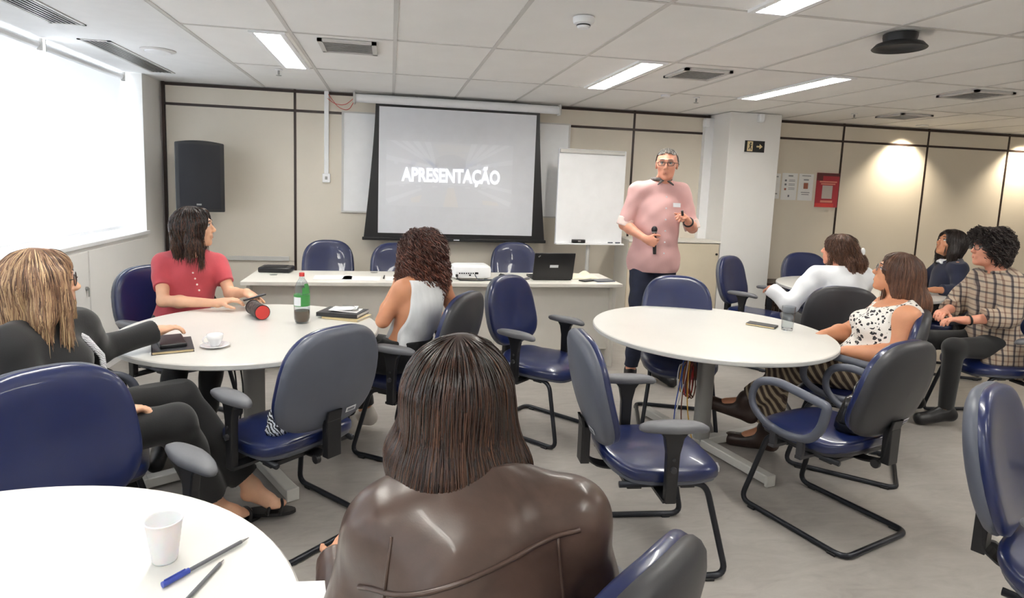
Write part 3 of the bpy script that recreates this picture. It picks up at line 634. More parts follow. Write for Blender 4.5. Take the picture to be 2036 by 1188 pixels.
# ================================================================== round tables
def round_table(cx, cy, r, rz, label, foot=True):
    t = thing('round_table', label, 'table', (cx, cy, 0), rz, None)
    obj('tabletop', MB().lathe([(0, .712), (r - .004, .712), (r, .716), (r, .736), (r - .004, .740), (0, .740)], n=96), M['laminate'], t, smooth=30)
    obj('edge_band', MB().lathe([(r - .001, .716), (r + .0015, .717), (r + .0015, .734), (r - .001, .7355)], n=96), M['lamedge'], t, smooth=30)
    obj('column', MB().pillow(.055, .035, [(1, 0, .05), (1, 0, .70)], lambda x, w, q: (x, w, q), n=28, e=2.6), M['grey_metal'], t)
    obj('top_plate', MB().mm((-.22, -.03, .695), (.22, .03, .712)).mm((-.03, -.22, .694), (.03, .22, .7115)), M['grey_metal'], t, smooth=False)
    for a in (0, 90, 180, 270):
        R = rotm(a); f = obj('foot', MB().box(R @ Vector((0, .27, .04)), (.06, .50, .05), R), M['white_metal'], t, bevel=.006)
        obj('foot_cap', MB().box(R @ Vector((0, .525, .035)), (.062, .02, .062), R), M['white_metal'], f, bevel=.004)
    return t
T1 = (1.884, 3.264, .688); T2 = (-.705, 3.342, .65); T3 = (-.83, .955, .70); T4 = (4.18, 4.78, .67)
round_table(*T1, 14, 'empty white round table right of centre with a water glass on it')
round_table(*T2, 30, 'white round table at the left with bottle and coffee cup on it')
round_table(*T3, 0, 'white round table in the near left corner with a plastic cup')
round_table(*T4, 10, 'white round table in the far right group')
# ================================================================== chairs
def dome(t0, t1, edge=.012, bulge=.018):
    """profile rings of a cushion between thickness t0 (flat side) and t1 (puffed side)"""
    mid = t1 - bulge; return [(.02, 0, t0), (1, edge * 1.2, t0), (1, edge * .3, t0 + edge * .35), (1, 0, t0 + edge), (1, 0, mid - edge * .7), (1, edge * .25, mid), (1, edge * 1.1, mid + edge * .55), (.86, 0, mid + bulge * .72), (.6, 0, mid + bulge * .93), (.3, 0, t1), (.02, 0, t1)]
def back_map(x, w, t):
    # w in -.24..+.24 up the back; t = distance towards the sitter
    k = (w + .225) / .45
    x2 = x * (1.03 - .13 * max(0, k) ** 2.4)
    y = -.235 - .105 * max(0, k) ** 1.25 - .03 * sin(pi * min(1, max(0, k))) + .05 + .55 * x2 * x2
    z = .735 + w
    return (x2, y - .03 + t * .98, z + t * .16)
def make_chair(label, arms, shellm='shell', rearlabel=True):
    t = thing('office_chair', label, 'chair', (0, 0, 0), 0, 'blue vinyl meeting chairs')
    def smap(x, w, q):
        y = w + .03; dz = 0
        if y > .17: dz = -1.1 * (y - .17) ** 1.6
        if y < -.12: dz = .5 * (-.12 - y) ** 1.2
        x2 = x * (1 - .10 * max(0, -y / .25) - .04 * max(0, y / .25))
        return (x2, y, .40 + q + dz - .10 * x2 * x2)
    obj('seat', MB().pillow(.245, .245, dome(.018, .078), smap, 44, 3.4), M['blue'], t, smooth=True)
    obj('seat_shell', MB().pillow(.238, .238, [(.02, 0, -.004), (.9, 0, -.004), (1, .004, .006), (1, 0, .022)], smap, 36, 3.4), M[shellm], t, smooth=40)
    obj('backrest', MB().pillow(.236, .218, dome(.0, .052), back_map, 52, 3.0), M['blue'], t, smooth=True)
    bs = obj('back_shell', MB().pillow(.240, .222, [(.02, 0, -.034), (.55, 0, -.033), (.88, 0, -.030), (1, .010, -.024), (1, .001, -.012), (1, 0, .002), (1, .004, .010)], back_map, 52, 3.0), M[shellm], t, smooth=40)
    if rearlabel:
        def lm(x, w, q): a = back_map(x, w, -.034 + q); return a
        p = [lm(.07, -.165, -.0015), lm(.125, -.165, -.0015), lm(.125, -.142, -.0015), lm(.07, -.142, -.0015)]
        obj('maker_label', MB().add(p, [(3, 2, 1, 0)]), M['sticker'], bs, smooth=False)
        q = [lm(x0, w0, -.0022) for x0, w0 in ((  .078, -.161), (.118, -.161), (.118, -.148), (.078, -.148))]
        obj('label_print', MB().add(q, [(3, 2, 1, 0)]), M['stickmark'], bs, smooth=False)
    br = MB()
    pth = [(0, -.02, .385), (0, -.18, .383), (0, -.258, .41), (0, -.264, .50), (0, -.285, .60)]
    P = fillet(pth, .06, 5)
    vs = []
    for p in P: vs += [(p.x - .035, p.y, p.z), (p.x + .035, p.y, p.z)]
    vs2 = [(x, y - (.012 if z > .4 else 0), z - (0 if z > .4 else .010)) for x, y, z in vs]
    m_ = len(P); fs = []
    for i in range(m_ - 1): fs += [(2 * i, 2 * i + 1, 2 * i + 3, 2 * i + 2), (2 * m_ + 2 * i, 2 * m_ + 2 * i + 2, 2 * m_ + 2 * i + 3, 2 * m_ + 2 * i + 1), (2 * i, 2 * i + 2, 2 * m_ + 2 * i + 2, 2 * m_ + 2 * i), (2 * i + 1, 2 * m_ + 2 * i + 1, 2 * m_ + 2 * i + 3, 2 * i + 3)]
    br.add(vs + vs2, fs); br.mm((-.034, -.290, .40), (.034, -.252, .56)); br.cyl((-.07, -.25, .40), (-.05, -.25, .40), .02, 12)
    obj('back_bracket', br, M['black'], t, smooth=False, bevel=.004)
    half = [(-.19, -.17, .388), (-.19, .19, .388), (-.232, .285, .014), (-.238, -.265, .014), (0, -.265, .014)]
    path = fillet(half + [(-x, y, z) for x, y, z in reversed(half[:-1])], .055, 6)
    obj('frame', MB().tube(path, .0128, 12), M['frame'], t, smooth=True)
    obj('seat_plate', MB().mm((-.20, -.14, .372), (.20, -.08, .392)).mm((-.20, .08, .372), (.20, .14, .392)), M['black'], t, bevel=.003)
    for s in (-1, 1):
        for y in (-.21, .21): obj('glide', MB().mm((s * .236 - .016, y - .02, .0), (s * .236 + .016, y + .02, .012)), M['black'], t, bevel=.003)
        if arms == 'T':
            def pm(x, w, q): return (s * .285 + x * (1 - .25 * abs(w) / .13), w + .0, .655 + q - .9 * max(0, w - .06) ** 2 * 2 - .5 * max(0, -w - .08) ** 2 * 2)
            pd = obj('armrest', MB().pillow(.044, .140, [(.02, 0, -.006), (.9, 0, -.006), (1, .004, .0), (1, 0, .008), (1, .003, .018), (.85, 0, .024), (.4, 0, .026), (.02, 0, .026)], pm, 32, 2.5), M['pad'], t, smooth=True)
            p = MB(); R = rotm(0)
            prof = [(-.022, .36), (.022, .36), (.026, .56), (.038, .62), (.06, .65), (-.06, .65), (-.038, .62), (-.026, .56)]
            p.prism(prof, s * .268 if s > 0 else s * .300, s * .300 if s > 0 else s * .268, lambda y, z, x: (x, y, z))
            obj('arm_post', p, M['black'], pd, smooth=False, bevel=.005)
            obj('arm_knob', MB().cyl((s * .300, 0, .50), (s * .312, 0, .50), .012, 14).cyl((s * .300, 0, .54), (s * .306, 0, .54), .006, 10), M['shelld'], pd)
            obj('arm_bracket', MB().mm((s * .17 if s > 0 else s * .295, -.03, .362), (s * .295 if s > 0 else s * .17, .03, .374)), M['black'], pd, smooth=False)
        elif arms == 'loop':
            ring = [(-.15, .655), (.10, .69), (.20, .665), (.235, .60), (.225, .53), (.15, .475), (.03, .455), (-.08, .475), (-.135, .55)]
            P = [(s * .285, y, z) for y, z in ring]
            Q = fillet(P + [P[0], P[1]], .06, 5); Q = Q[6 - 5:len(Q) - 1]
            Q = []
            mR = len(ring)
            for i in range(mR):
                a, b, c_ = Vector(P[i - 1]), Vector(P[i]), Vector(P[(i + 1) % mR]); rr = .018 if i == 0 else .045
                rr0 = min(rr, (a - b).length * .48); rr1 = min(rr, (c_ - b).length * .48)
                p0 = b + (a - b).normalized() * rr0; p2 = b + (c_ - b).normalized() * rr1
                for j in range(6): u = j / 5; Q.append(p0 * (1 - u) ** 2 + b * 2 * u * (1 - u) + p2 * u * u)
            pd = obj('armrest_loop', MB().tube(Q, .0165, 12, closed=True, flat=1.25), M['shell'], t, smooth=True)
            for q in (.08, -.06): obj('arm_bracket', MB().mm((s * .18 if s > 0 else s * .30, q, .378), (s * .30 if s > 0 else s * .18, q + .03, .392)).mm((s * .275 if s > 0 else s * .295, q, .378), (s * .295 if s > 0 else s * .275, q + .03, .47)), M['shelld'], pd, smooth=False)
    return t
CT = make_chair('empty blue chair with adjustable arms left of the right round table, seen from the side', 'T')
CTd = make_chair('occupied dark backed chair of the woman in the white shirt', 'T', 'shelld', False)
CLp = make_chair('empty blue chair with looped arms and a handbag on its seat', 'loop', 'shelld')
CN = make_chair('blue chair behind the desk, leftmost of three', None, 'shell', False)
def put(o, x, y, rz): o.location = (x, y, 0); o.rotation_euler = (0, 0, radians(rz))
put(CT, 1.09, 2.33, -94)
dup(CT, (-.41, 2.70, 0), 43, 'empty chair turned away, grey back shell, near side of the left table')
dup(CT, (.96, 3.66, 0), -138, 'empty blue chair facing right between long desk and foreground head')
dup(CT, (3.32, 4.98, 0), -148, 'empty blue chair with one arm visible in front of the pillar')
dup(CT, (-.81, 1.76, 0), -136, 'big blue chair back in the near left corner')
dup(CT, (2.08, 1.33, 0), -152, 'blue chair cut by the right edge in the foreground')
dup(CT, (-1.28, 3.98, 0), -128, 'blue chair of the man in coral, far side of the left table')
dup(CT, (4.16, 3.44, 0), 84, 'chair of the person in plaid at the right edge')
dup(CT, (4.98, 4.62, 0), 62, 'dark chair of the woman in navy at the far right table')
put(CTd, 3.13, 3.80, -25)
dup(CTd, (.17, 3.42, 0), 58, 'dark backed chair of the curly haired woman in the white top')
dup(CTd, (.245, 1.10, 0), 38, 'blue chair top behind the woman in the leather jacket at the bottom edge')
put(CLp, 2.08, 2.44, 18)
dup(CLp, (2.64, 2.99, 0), 49, 'looped arm chair of the woman in the leopard print blouse')
dup(CLp, (-1.20, 2.46, 0), -70, 'looped arm chair of the blonde woman at the left')
put(CN, -.55, 5.72, 186)
dup(CN, (.10, 5.58, 0), 189, 'blue chair behind the desk, half hidden by the curly hair')
dup(CN, (1.24, 5.84, 0), 175, 'blue chair behind the desk, between projector and laptop')
dup(CN, (1.90, 3.66, 0), 160, 'blue chair pushed in at the far side of the right round table')
dup(CN, (4.22, 5.36, 0), 170, 'blue chair at the far side of the far right table')
# ================================================================== small things
def notebook(name, x, y, z, rz, sx, sy, h, m_, label, extra=None):
    t = thing(name, label, 'notebook', (x, y, z), rz)
    obj('cover', MB().mm((-sx / 2, -sy / 2, 0), (sx / 2, sy / 2, .002)).mm((-sx / 2, -sy / 2, h - .002), (sx / 2, sy / 2, h)).mm((-sx / 2, -sy / 2, 0), (-sx / 2 + .003, sy / 2, h)), m_, t, smooth=False)
    obj('pages', MB().mm((-sx / 2 + .003, -sy / 2 + .003, .002), (sx / 2 - .004, sy / 2 - .003, h - .002)), M['cream'] if extra else M['paper'], t, smooth=False); return t
TZ = .7405
notebook('notebook', -.99, 2.99, TZ, 20, .17, .24, .014, M['shelld'], 'dark notebook with cream page edge under the black case', 1)
t = thing('black_case', 'flat black case lying on the notebook under the blonde woman\'s hand', 'case', (-1.0, 3.01, TZ + .0145), 24); obj('case_body', MB().mm((-.055, -.10, 0), (.055, .10, .018)), M['black'], t, bevel=.005); obj('case_zip', MB().mm((-.056, -.095, .008), (-.0545, .095, .0105)), M['grey_metal'], t)
t = thing('saucer', 'white saucer under the coffee cup', 'saucer', (-.80, 2.98, TZ)); obj('dish', MB().lathe([(0, 0), (.03, 0), (.034, .003), (.062, .010), (.065, .012), (.062, .0135), (.034, .006), (0, .006)], n=48), M['ceramic'], t, smooth=True)
t = thing('coffee_cup', 'white coffee cup standing on the saucer', 'cup', (-.80, 2.98, TZ + .0065), 200)
obj('cup_bowl', MB().lathe([(0, 0), (.018, 0), (.02, .003), (.026, .012), (.034, .035), (.037, .055), (.035, .055), (.032, .036), (.024, .014), (0, .008)], n=40), M['ceramic'], t, smooth=True)
obj('cup_handle', MB().tube([(.034 + .018 * sin(a), 0, .031 + .016 * cos(a)) for a in [pi * i / 8 for i in range(9)]], .0032, 8), M['ceramic'], t, smooth=True)
# bottle
t = thing('soft_drink_bottle', 'clear plastic bottle with green label, red cap and some brown drink', 'bottle', (-.475, 3.465, TZ), 10)
obj('bottle_wall', MB().lathe([(0, .004), (.028, 0), (.036, .008), (.042, .03), (.043, .10), (.0425, .17), (.038, .205), (.028, .232), (.0145, .252), (.0135, .27), (.0128, .27), (.0138, .251), (.027, .231), (.037, .204), (.0415, .17), (.042, .03), (.035, .009), (0, .008)], n=40), M['thin'], t, smooth=True)
obj('drink', MB().lathe([(0, .009), (.034, .011), (.0405, .031), (.0412, .072), (0, .0722)], n=40), mat('cola_drink', (104, 84, 66), .25, var=.1), t, smooth=30)
obj('label_band', MB().lathe([(.0435, .10), (.0436, .102), (.0436, .162), (.0434, .164)], n=40), mat('green_label', (64, 140, 72), .45), t, smooth=True)
g = MB()
for z0, z1, a0, a1 in ((.17, .205, -70, 20), (.205, .225, -50, 5)):
    k = 8; vs = []
    for i in range(k + 1):
        a = radians(a0 + (a1 - a0) * i / k - 20)
        for z in (z0, z1): r = .0433 if z < .18 else (.0388 if z < .21 else .032); vs.append((r * cos(a), r * sin(a), z))
    g.add(vs, [(2 * i, 2 * i + 2, 2 * i + 3, 2 * i + 1) for i in range(k)])
obj('shoulder_print', g, bpy.data.materials['green_label'], t)
w = MB(); vs = []
for i in range(7):
    a = radians(-165 + 65 * i / 6)
    for z in (.104, .152): vs.append((.0442 * cos(a), .0442 * sin(a), z))
w.add(vs, [(2 * i, 2 * i + 2, 2 * i + 3, 2 * i + 1) for i in range(6)]); obj('label_window', w, M['sticker'], t)
obj('cap', MB().lathe([(0, .284), (.013, .284), (.0145, .281), (.0145, .264), (.0128, .264)], n=24), M['red'], t)
# patterned case with red end
t = thing('cylindrical_case', 'dark patterned cylindrical case with a bright red end on the left table', 'case', (-.74, 3.62, TZ + .043), -62)
M['pattern'] = mat('floral_black_print', (70, 62, 60), .6, var=.9, vscale=55, detail=1)
obj('case_tube', MB().cyl((-.085, 0, 0), (.085, 0, 0), .040, 32), M['pattern'], t); obj('end_cap', MB().cyl((.085, 0, 0), (.092, 0, 0), .0385, 32), M['red'], t)
obj('rim', MB().cyl((.078, 0, 0), (.088, 0, 0), .0428, 32), M['black'], t); obj('rim', MB().cyl((-.09, 0, 0), (-.08, 0, 0), .0428, 32), M['black'], t)
notebook('notebook', -.24, 3.60, TZ, 63, .17, .23, .012, M['cream'], 'thin cream notebook at the bottom of the stack on the left table')
notebook('notebook', -.265, 3.63, TZ + .0125, 70, .18, .25, .022, M['shelld'], 'thick dark notebook upon the cream one on the left table')
t = thing('folded_paper', 'folded white papers on top of the notebook stack', 'paper', (-.25, 3.64, TZ + .035), 75); obj('sheet', MB().box((0, 0, .004), (.12, .17, .001), rotm(0, 3)).box((.01, .01, .009), (.11, .15, .001), rotm(10, -3)), M['paper'], t)
obj('spectacle_wire', MB().tube([(-.05, -.05, .014), (0, -.06, .016), (.05, -.03, .016), (.06, .04, .015)], .0015, 6), M['grey_metal'], t)
# right table
t = thing('water_glass', 'clear drinking glass at the far rim of the right round table', 'glass', (2.365, 3.215, TZ)); obj('glass_wall', MB().lathe([(0, 0), (.031, 0), (.033, .004), (.039, .145), (.0375, .145), (.0315, .012), (0, .012)], n=40), M['thin'], t, smooth=30); obj('glass_base', MB().lathe([(0, .001), (.0305, .001), (.0315, .012), (0, .012)], n=40), M['clear'], t, smooth=30)
t = thing('small_notebook', 'small dark folder lying beside the water glass', 'notebook', (2.27, 3.325, TZ), -48); obj('cover', MB().mm((-.085, -.045, 0), (.085, .045, .012)), M['shelld'], t, bevel=.003); obj('page_edge', MB().mm((-.083, -.0465, .003), (.083, -.0445, .009)), M['cream'], t)
# near table
t = thing('plastic_cup', 'white disposable plastic cup on the near left table', 'cup', (-.455, 1.295, TZ))
M['cupwhite'] = NT('translucent_white_cup').m; _t = M['cupwhite'].node_tree.nodes['Principled BSDF']; _t.inputs['Base Color'].default_value = L4((236, 237, 240)); _t.inputs['Roughness'].default_value = .35; _t.inputs['Subsurface Weight'].default_value = .2; _t.inputs['Subsurface Scale'].default_value = .01
pr_ = [(0, .001), (.0225, .0), (.024, .004)]
for i in range(12): z = .006 + .08 * i / 12; pr_.append((.0245 + .0105 * i / 12 + (.0004 if i % 2 else -.0002), z))
pr_ += [(.0352, .088), (.0375, .090), (.0375, .0925), (.0352, .0925), (.034, .088), (.0238, .006), (0, .004)]
obj('cup_wall', MB().lathe(pr_, n=48), M['cupwhite'], t, smooth=True)
a, b = Vector((-.428, 1.200, TZ + .007)), Vector((-.300, 1.348, TZ + .005))
t = thing('ballpoint_pen', 'clear ballpoint pen with a blue cap on the near table', 'pen', tuple(a)); d = (b - a); d.z = -.001
obj('pen_cap', MB().cyl((0, 0, 0), tuple(d * .28), .0062, 14, .0058), mat('blue_pen_plastic', (62, 80, 170), .35), t); obj('pen_barrel', MB().cyl(tuple(d * .28), tuple(d * .9), .0042, 10), M['pad'], t)
obj('pen_tip', MB().cyl(tuple(d * .9), tuple(d), .0036, 10, .0008), M['grey_metal'], t); obj('cap_clip', MB().cyl(tuple(d * .02 + Vector((0, 0, .0075))), tuple(d * .24 + Vector((0, 0, .0075))), .0014, 6), bpy.data.materials['blue_pen_plastic'], t)
a, b = Vector((-.372, 1.145, TZ + .005)), Vector((-.334, 1.274, TZ + .004))
t = thing('grey_pen', 'thin grey pen beside the blue capped one, cut by the bottom edge', 'pen', tuple(a)); obj('pen_body', MB().cyl((0, 0, 0), tuple((b - a) * .9), .0038, 10), M['pad'], t); obj('pen_tip', MB().cyl(tuple((b - a) * .9), tuple(b - a), .003, 10, .0006), M['chrome'], t)
tag(obj('paper_sheet', MB().mm((-.105, -.1485, 0), (.105, .1485, .0012)), M['paper'], loc=(-.215, 1.04, TZ)), 'white sheet overhanging the right rim of the near table', 'paper').rotation_euler = (0, 0, radians(-4))
# handbags
def bag(name, label, loc, rz, w, d, h, m_, strap=True):
    t = thing(name, label, 'bag', loc, rz)
    def bm(x, q, tt):
        k = tt / h; return (x * (1 - .25 * k * k) + .01 * sin(9 * tt / h + x * 30), q * (1 - .45 * k) + .006 * sin(40 * x), tt)
    obj('bag_body', MB().pillow(w / 2, d / 2, [(.02, 0, 0), (.9, 0, 0), (1, 0, .02), (1.05, 0, h * .35), (1.0, 0, h * .7), (.92, 0, h * .95), (.7, 0, h), (.02, 0, h * .97)], bm, 36, 2.8), m_, t, smooth=True)
    if strap: obj('strap', MB().tube([(-w * .3, 0, h * .93), (-w * .25, .01, h * 1.2), (0, .015, h * 1.33), (w * .25, .01, h * 1.2), (w * .3, 0, h * .93)], .006, 8), m_, t, smooth=True)
    obj('buckle', MB().lathe([(.012, -.002), (.017, -.002), (.017, .002), (.012, .002)], (w * .28, -d * .33, h * .9), n=16), M['chrome'], t); return t
M['shinyblack'] = mat('shiny_black_leather', (18, 18, 22), .25, coat=.3, bump=.3, bscale=60)
bag('handbag', 'shiny black handbag on the floor between blonde woman and left table', (-1.33, 3.10, 0), 20, .32, .16, .46, M['shinyblack'])
bag('handbag', 'soft black handbag on the seat of the empty looped arm chair', (2.17, 2.38, .475), 30, .27, .16, .17, M['shinyblack'])
M['zig'] = stripes('black_white_print', [(24, 26, 34), (30, 32, 40), (210, 214, 222)], 26, (0, radians(30), radians(20)), dist=6)
bag('patterned_pouch', 'black and white patterned pouch on the seat beside the grey back shell', (-.43, 2.62, .472), 50, .17, .09, .12, M['zig'], False)
# cables under tables
def coil(c, R, n, r, m_, tilt):
    pts = []
    for i in range(n * 14):
        a = 2 * pi * i / 14; rr = R * (1 + .10 * sin(i * .37)); pts.append(Vector(c) + Vector((rr * .45 * cos(a) + .012 * sin(i * .21), .012 * sin(i * .5) + .02 * cos(a), rr * 1.25 * sin(a))))
    return MB().tube(pts, r, 5)
t = thing('cable_coil', 'bundle of brown, red and blue cables hanging under the right round table', 'cable', (1.80, 3.20, .45))
cols = {'brown_cable': (96, 54, 40), 'red_cable': (196, 54, 50), 'blue_cable': (48, 74, 150), 'yellow_cable': (196, 150, 60), 'white_cable': (214, 214, 214)}
for k, (nm, c_) in enumerate(cols.items()):
    m_ = mat(nm, c_, .45); cols[nm] = m_
    obj('coil_strand', coil((-.01 * k - .04, .012 * k, 0), .085 - .006 * k, 3, .0038, m_, 0), m_, t, smooth=True)
obj('hanging_strand', MB().tube(fillet([(-.05, 0, .10), (-.06, 0, .2), (-.04, 0, .245)], .03), .005, 6), cols['brown_cable'], t)
for k, (dx, nm) in enumerate(((-.11, 'yellow_cable'), (-.13, 'brown_cable'), (-.15, 'blue_cable'), (-.12, 'white_cable'))):
    tag(obj('loose_cable', MB().tube(fillet([(1.80 + dx + .03, 3.15, .69), (1.80 + dx, 3.12, .5), (1.80 + dx - .02 * k, 3.1, .3), (1.80 + dx - .05 * k + .05, 3.05, .01)], .08), .0035, 6), cols[nm]), 'loose %s hanging from the right round table to the floor' % nm.replace('_', ' '), 'cable')
t = thing('table_socket_box', 'dark cable box fixed below the left round table', 'socket box', (-.78, 3.20, .64)); obj('box_body', MB().mm((-.06, -.05, 0), (.06, .05, .07)), M['shell'], t, bevel=.005)
for k in range(2): obj('cord', MB().tube(fillet([(.03 * k, 0, .0), (.04 + .03 * k, -.05, -.2), (-.02 + .06 * k, -.12, -.4), (-.06 + .05 * k, -.2, -.62)], .1), .0045, 6), M['black'], t)
tag(obj('power_strip', MB().box((1.72, 3.0, .02), (.24, .06, .035), rotm(-20)), M['white'], bevel=.006), 'white power strip on the floor under the right round table', 'power strip')
# ================================================================== organic bodies (signed distance fields meshed with OpenVDB)
import openvdb
V = lambda *a: np.array(a, float)
def nrm(a): a = np.asarray(a, float); return a / (np.linalg.norm(a) + 1e-9)
def frame(yaw, pitch=0, roll=0):
    """columns: right, forward, up for a yaw (0 = facing +Y, positive turns left)"""
    a, b, c = radians(yaw), radians(pitch), radians(roll)
    f = V(-sin(a) * cos(b), cos(a) * cos(b), sin(b)); r = V(cos(a), sin(a), 0); u = np.cross(r, f)
    return np.stack([cos(c) * r - sin(c) * u, f, cos(c) * u + sin(c) * r], 1)
class SDF:
    def __init__(s): s.p = []; s.cuts = []; s.fold = None
    def cone(s, a, b, ra, rb, k=.02, ends=(True, True), sub=False, sq=None):
        s.p.append(('c', V(*a), V(*b), ra, rb, k, ends, sub)); return s
    def ell(s, c, r, R=None, k=.02, sub=False):
        s.p.append(('e', V(*c), V(*r), np.eye(3) if R is None else R, 0, k, None, sub)); return s
    def cut(s, p, n): s.cuts.append((V(*p), nrm(n))); return s
    def mesh(s, vox):
        lo, hi = V(9, 9, 9), V(-9, -9, -9)
        def ext(q):
            if q[0] == 'c': m = max(q[3], q[4]); return np.minimum(q[1], q[2]) - m, np.maximum(q[1], q[2]) + m
            m = q[2].max(); h = np.sqrt(((q[3] * q[2]) ** 2).sum(1)); return q[1] - h, q[1] + h
        for q in s.p:
            if q[7]: continue
            a, b = ext(q); lo = np.minimum(lo, a); hi = np.maximum(hi, b)
        lo -= .03; hi += .03; dim = np.ceil((hi - lo) / vox).astype(int) + 1
        D = np.full(dim, .2, np.float32); ax = [lo[i] + vox * np.arange(dim[i]) for i in range(3)]
        for q in s.p:
            a, b = ext(q); k = q[5]; mg = max(k, .012) + .02
            i0 = np.maximum(np.floor((a - mg - lo) / vox).astype(int), 0); i1 = np.minimum(np.ceil((b + mg - lo) / vox).astype(int) + 1, dim)
            if (i1 <= i0).any(): continue
            X = (ax[0][i0[0]:i1[0]])[:, None, None]; Y = (ax[1][i0[1]:i1[1]])[None, :, None]; Z = (ax[2][i0[2]:i1[2]])[None, None, :]
            if q[0] == 'c':
                A, B = q[1], q[2]; ab = B - A; L2 = max(ab @ ab, 1e-9); L = L2 ** .5
                x, y, z = X - A[0], Y - A[1], Z - A[2]
                h0 = (x * ab[0] + y * ab[1] + z * ab[2]) / L2; h = np.clip(h0, 0, 1)
                d = np.sqrt((x - ab[0] * h) ** 2 + (y - ab[1] * h) ** 2 + (z - ab[2] * h) ** 2) - (q[3] + (q[4] - q[3]) * h)
                if not q[6][0]: d = np.maximum(d, -h0 * L)
                if not q[6][1]: d = np.maximum(d, (h0 - 1) * L)
            else:
                R = q[3]; x, y, z = X - q[1][0], Y - q[1][1], Z - q[1][2]
                u = [(x * R[0, i] + y * R[1, i] + z * R[2, i]) for i in range(3)]; r = q[2]
                k0 = np.sqrt((u[0] / r[0]) ** 2 + (u[1] / r[1]) ** 2 + (u[2] / r[2]) ** 2)
                k1 = np.sqrt((u[0] / r[0] ** 2) ** 2 + (u[1] / r[1] ** 2) ** 2 + (u[2] / r[2] ** 2) ** 2) + 1e-6
                d = k0 * (k0 - 1) / k1
            sl = tuple(slice(i0[i], i1[i]) for i in range(3)); E_ = D[sl]
            if q[7]:
                h = np.maximum(k - np.abs(E_ + d), 0) / k; D[sl] = np.maximum(E_, -d) + h * h * k * .25
            else:
                h = np.maximum(k - np.abs(E_ - d), 0) / k; D[sl] = np.minimum(E_, d) - h * h * k * .25
        X = ax[0][:, None, None]; Y = ax[1][None, :, None]; Z = ax[2][None, None, :]
        if s.fold:
            amp, fr, ph = s.fold
            wx = X + .03 * np.sin(9 * Z + ph) + .015 * np.sin(17 * Y); wz = Z + .03 * np.sin(11 * X + 7 * Y + ph)
            n = np.sin(fr * (wx * .8 + wz * .9) + ph) * np.sin(fr * .55 * (Y * 1.1 - wz * .6 + wx * .3) + 1.3 * ph) + .5 * np.sin(fr * 1.9 * (wz * .7 - wx * .5 + Y * .4) + ph)
            D = D + (amp * n).astype(np.float32)
        for p, n in s.cuts:
            D = np.maximum(D, ((X - p[0]) * n[0] + (Y - p[1]) * n[1] + (Z - p[2]) * n[2]).astype(np.float32))
        g = openvdb.FloatGrid(.2); g.copyFromArray(np.ascontiguousarray(D, dtype=np.float32))
        P, T, Q = g.convertToPolygons(isovalue=0., adaptivity=0.) if hasattr(g, 'convertToPolygons') else (None, None, None)
        if P is None: P, Q = g.convertToQuads(isovalue=0.); T = np.zeros((0, 3), int)
        return P * vox + lo, T, Q
def vmesh(name, sdf, vox, mat_, parent, origin, smooth_it=1):
    P, T, Q = sdf.mesh(vox); P = P - V(*origin)
    me = bpy.data.meshes.new(name); nT, nQ = len(T), len(Q)
    loops = np.concatenate([np.asarray(T)[:, ::-1].ravel() if nT else np.zeros(0), np.asarray(Q)[:, ::-1].ravel()]).astype(np.int32)
    me.vertices.add(len(P)); me.vertices.foreach_set('co', P.astype(np.float32).ravel()); me.loops.add(len(loops)); me.loops.foreach_set('vertex_index', loops)
    me.polygons.add(nT + nQ); st = np.concatenate([np.arange(nT) * 3, nT * 3 + np.arange(nQ) * 4]).astype(np.int32); me.polygons.foreach_set('loop_start', st)
    me.update(calc_edges=True); me.validate(); me.shade_smooth(); me.materials.append(mat_)
    # signed volume: make sure normals point outwards
    v = P[loops[nT * 3:].reshape(-1, 4)]; vol = np.einsum('ij,ij->i', v[:, 0], np.cross(v[:, 1], v[:, 2])).sum() + np.einsum('ij,ij->i', v[:, 0], np.cross(v[:, 2], v[:, 3])).sum()
    if vol < 0: me.flip_normals()
    o = bpy.data.objects.new(name, me); COL.objects.link(o); o.parent = parent
    return o
def rot_axis(v, ax, ang):
    ax = nrm(ax); return v * cos(ang) + np.cross(ax, v) * sin(ang) + ax * (ax @ v) * (1 - cos(ang))
def add_hand(B, Wp, f, n, thumb, curl=.35, sc=1., spread=.10, curls=None):
    """Wp wrist, f direction of the fingers, n palm normal (towards what is held), thumb = +1/-1 side along cross(f, n)"""
    f = nrm(f); n = nrm(n - f * (np.asarray(n) @ f)); w = nrm(np.cross(f, n)) * thumb
    R = np.stack([w, f, n], 1); Wp = V(*Wp)
    B.ell(Wp + f * .05 * sc, (.040 * sc, .052 * sc, .0165 * sc), R, .012); B.cone(Wp, Wp + f * .03 * sc, .024 * sc, .024 * sc, .02)
    for i, (o, L, r) in enumerate(((.029, .070, .0083), (.0095, .079, .0086), (-.0100, .073, .0083), (-.028, .058, .0074))):
        base = Wp + f * (.088 - .10 * abs(o)) * sc + w * o * sc; d = nrm(f + w * o * spread * 30 * .1)
        c = curls[i] if curls else curl * (1 + .12 * i)
        p = base - d * .02 * sc
        q = base
        B.cone(p, q, r * sc * 1.15, r * sc * 1.05, .005)
        for sgl, cc in ((.46, c * .9), (.31, c * 1.1), (.23, c * .7)):
            d = nrm(rot_axis(d, np.cross(d, n), cc) if True else d); q2 = q + d * L * sgl * sc; B.cone(q, q2, r * sc, r * .93 * sc, .004); q = q2
    p = Wp + f * .025 * sc + w * .026 * sc; d = nrm(f * .65 + w * .7 + n * .35); q = p + d * .042 * sc; B.cone(p, q, .0125 * sc, .0105 * sc, .012)
    d2 = nrm(d + n * .35 * curl + f * .35 - w * .45 * curl); q2 = q + d2 * .032 * sc; B.cone(q, q2, .0102 * sc, .0092 * sc, .004); B.cone(q2, q2 + nrm(d2 + f * .2) * .022 * sc, .0092 * sc, .008 * sc, .004)
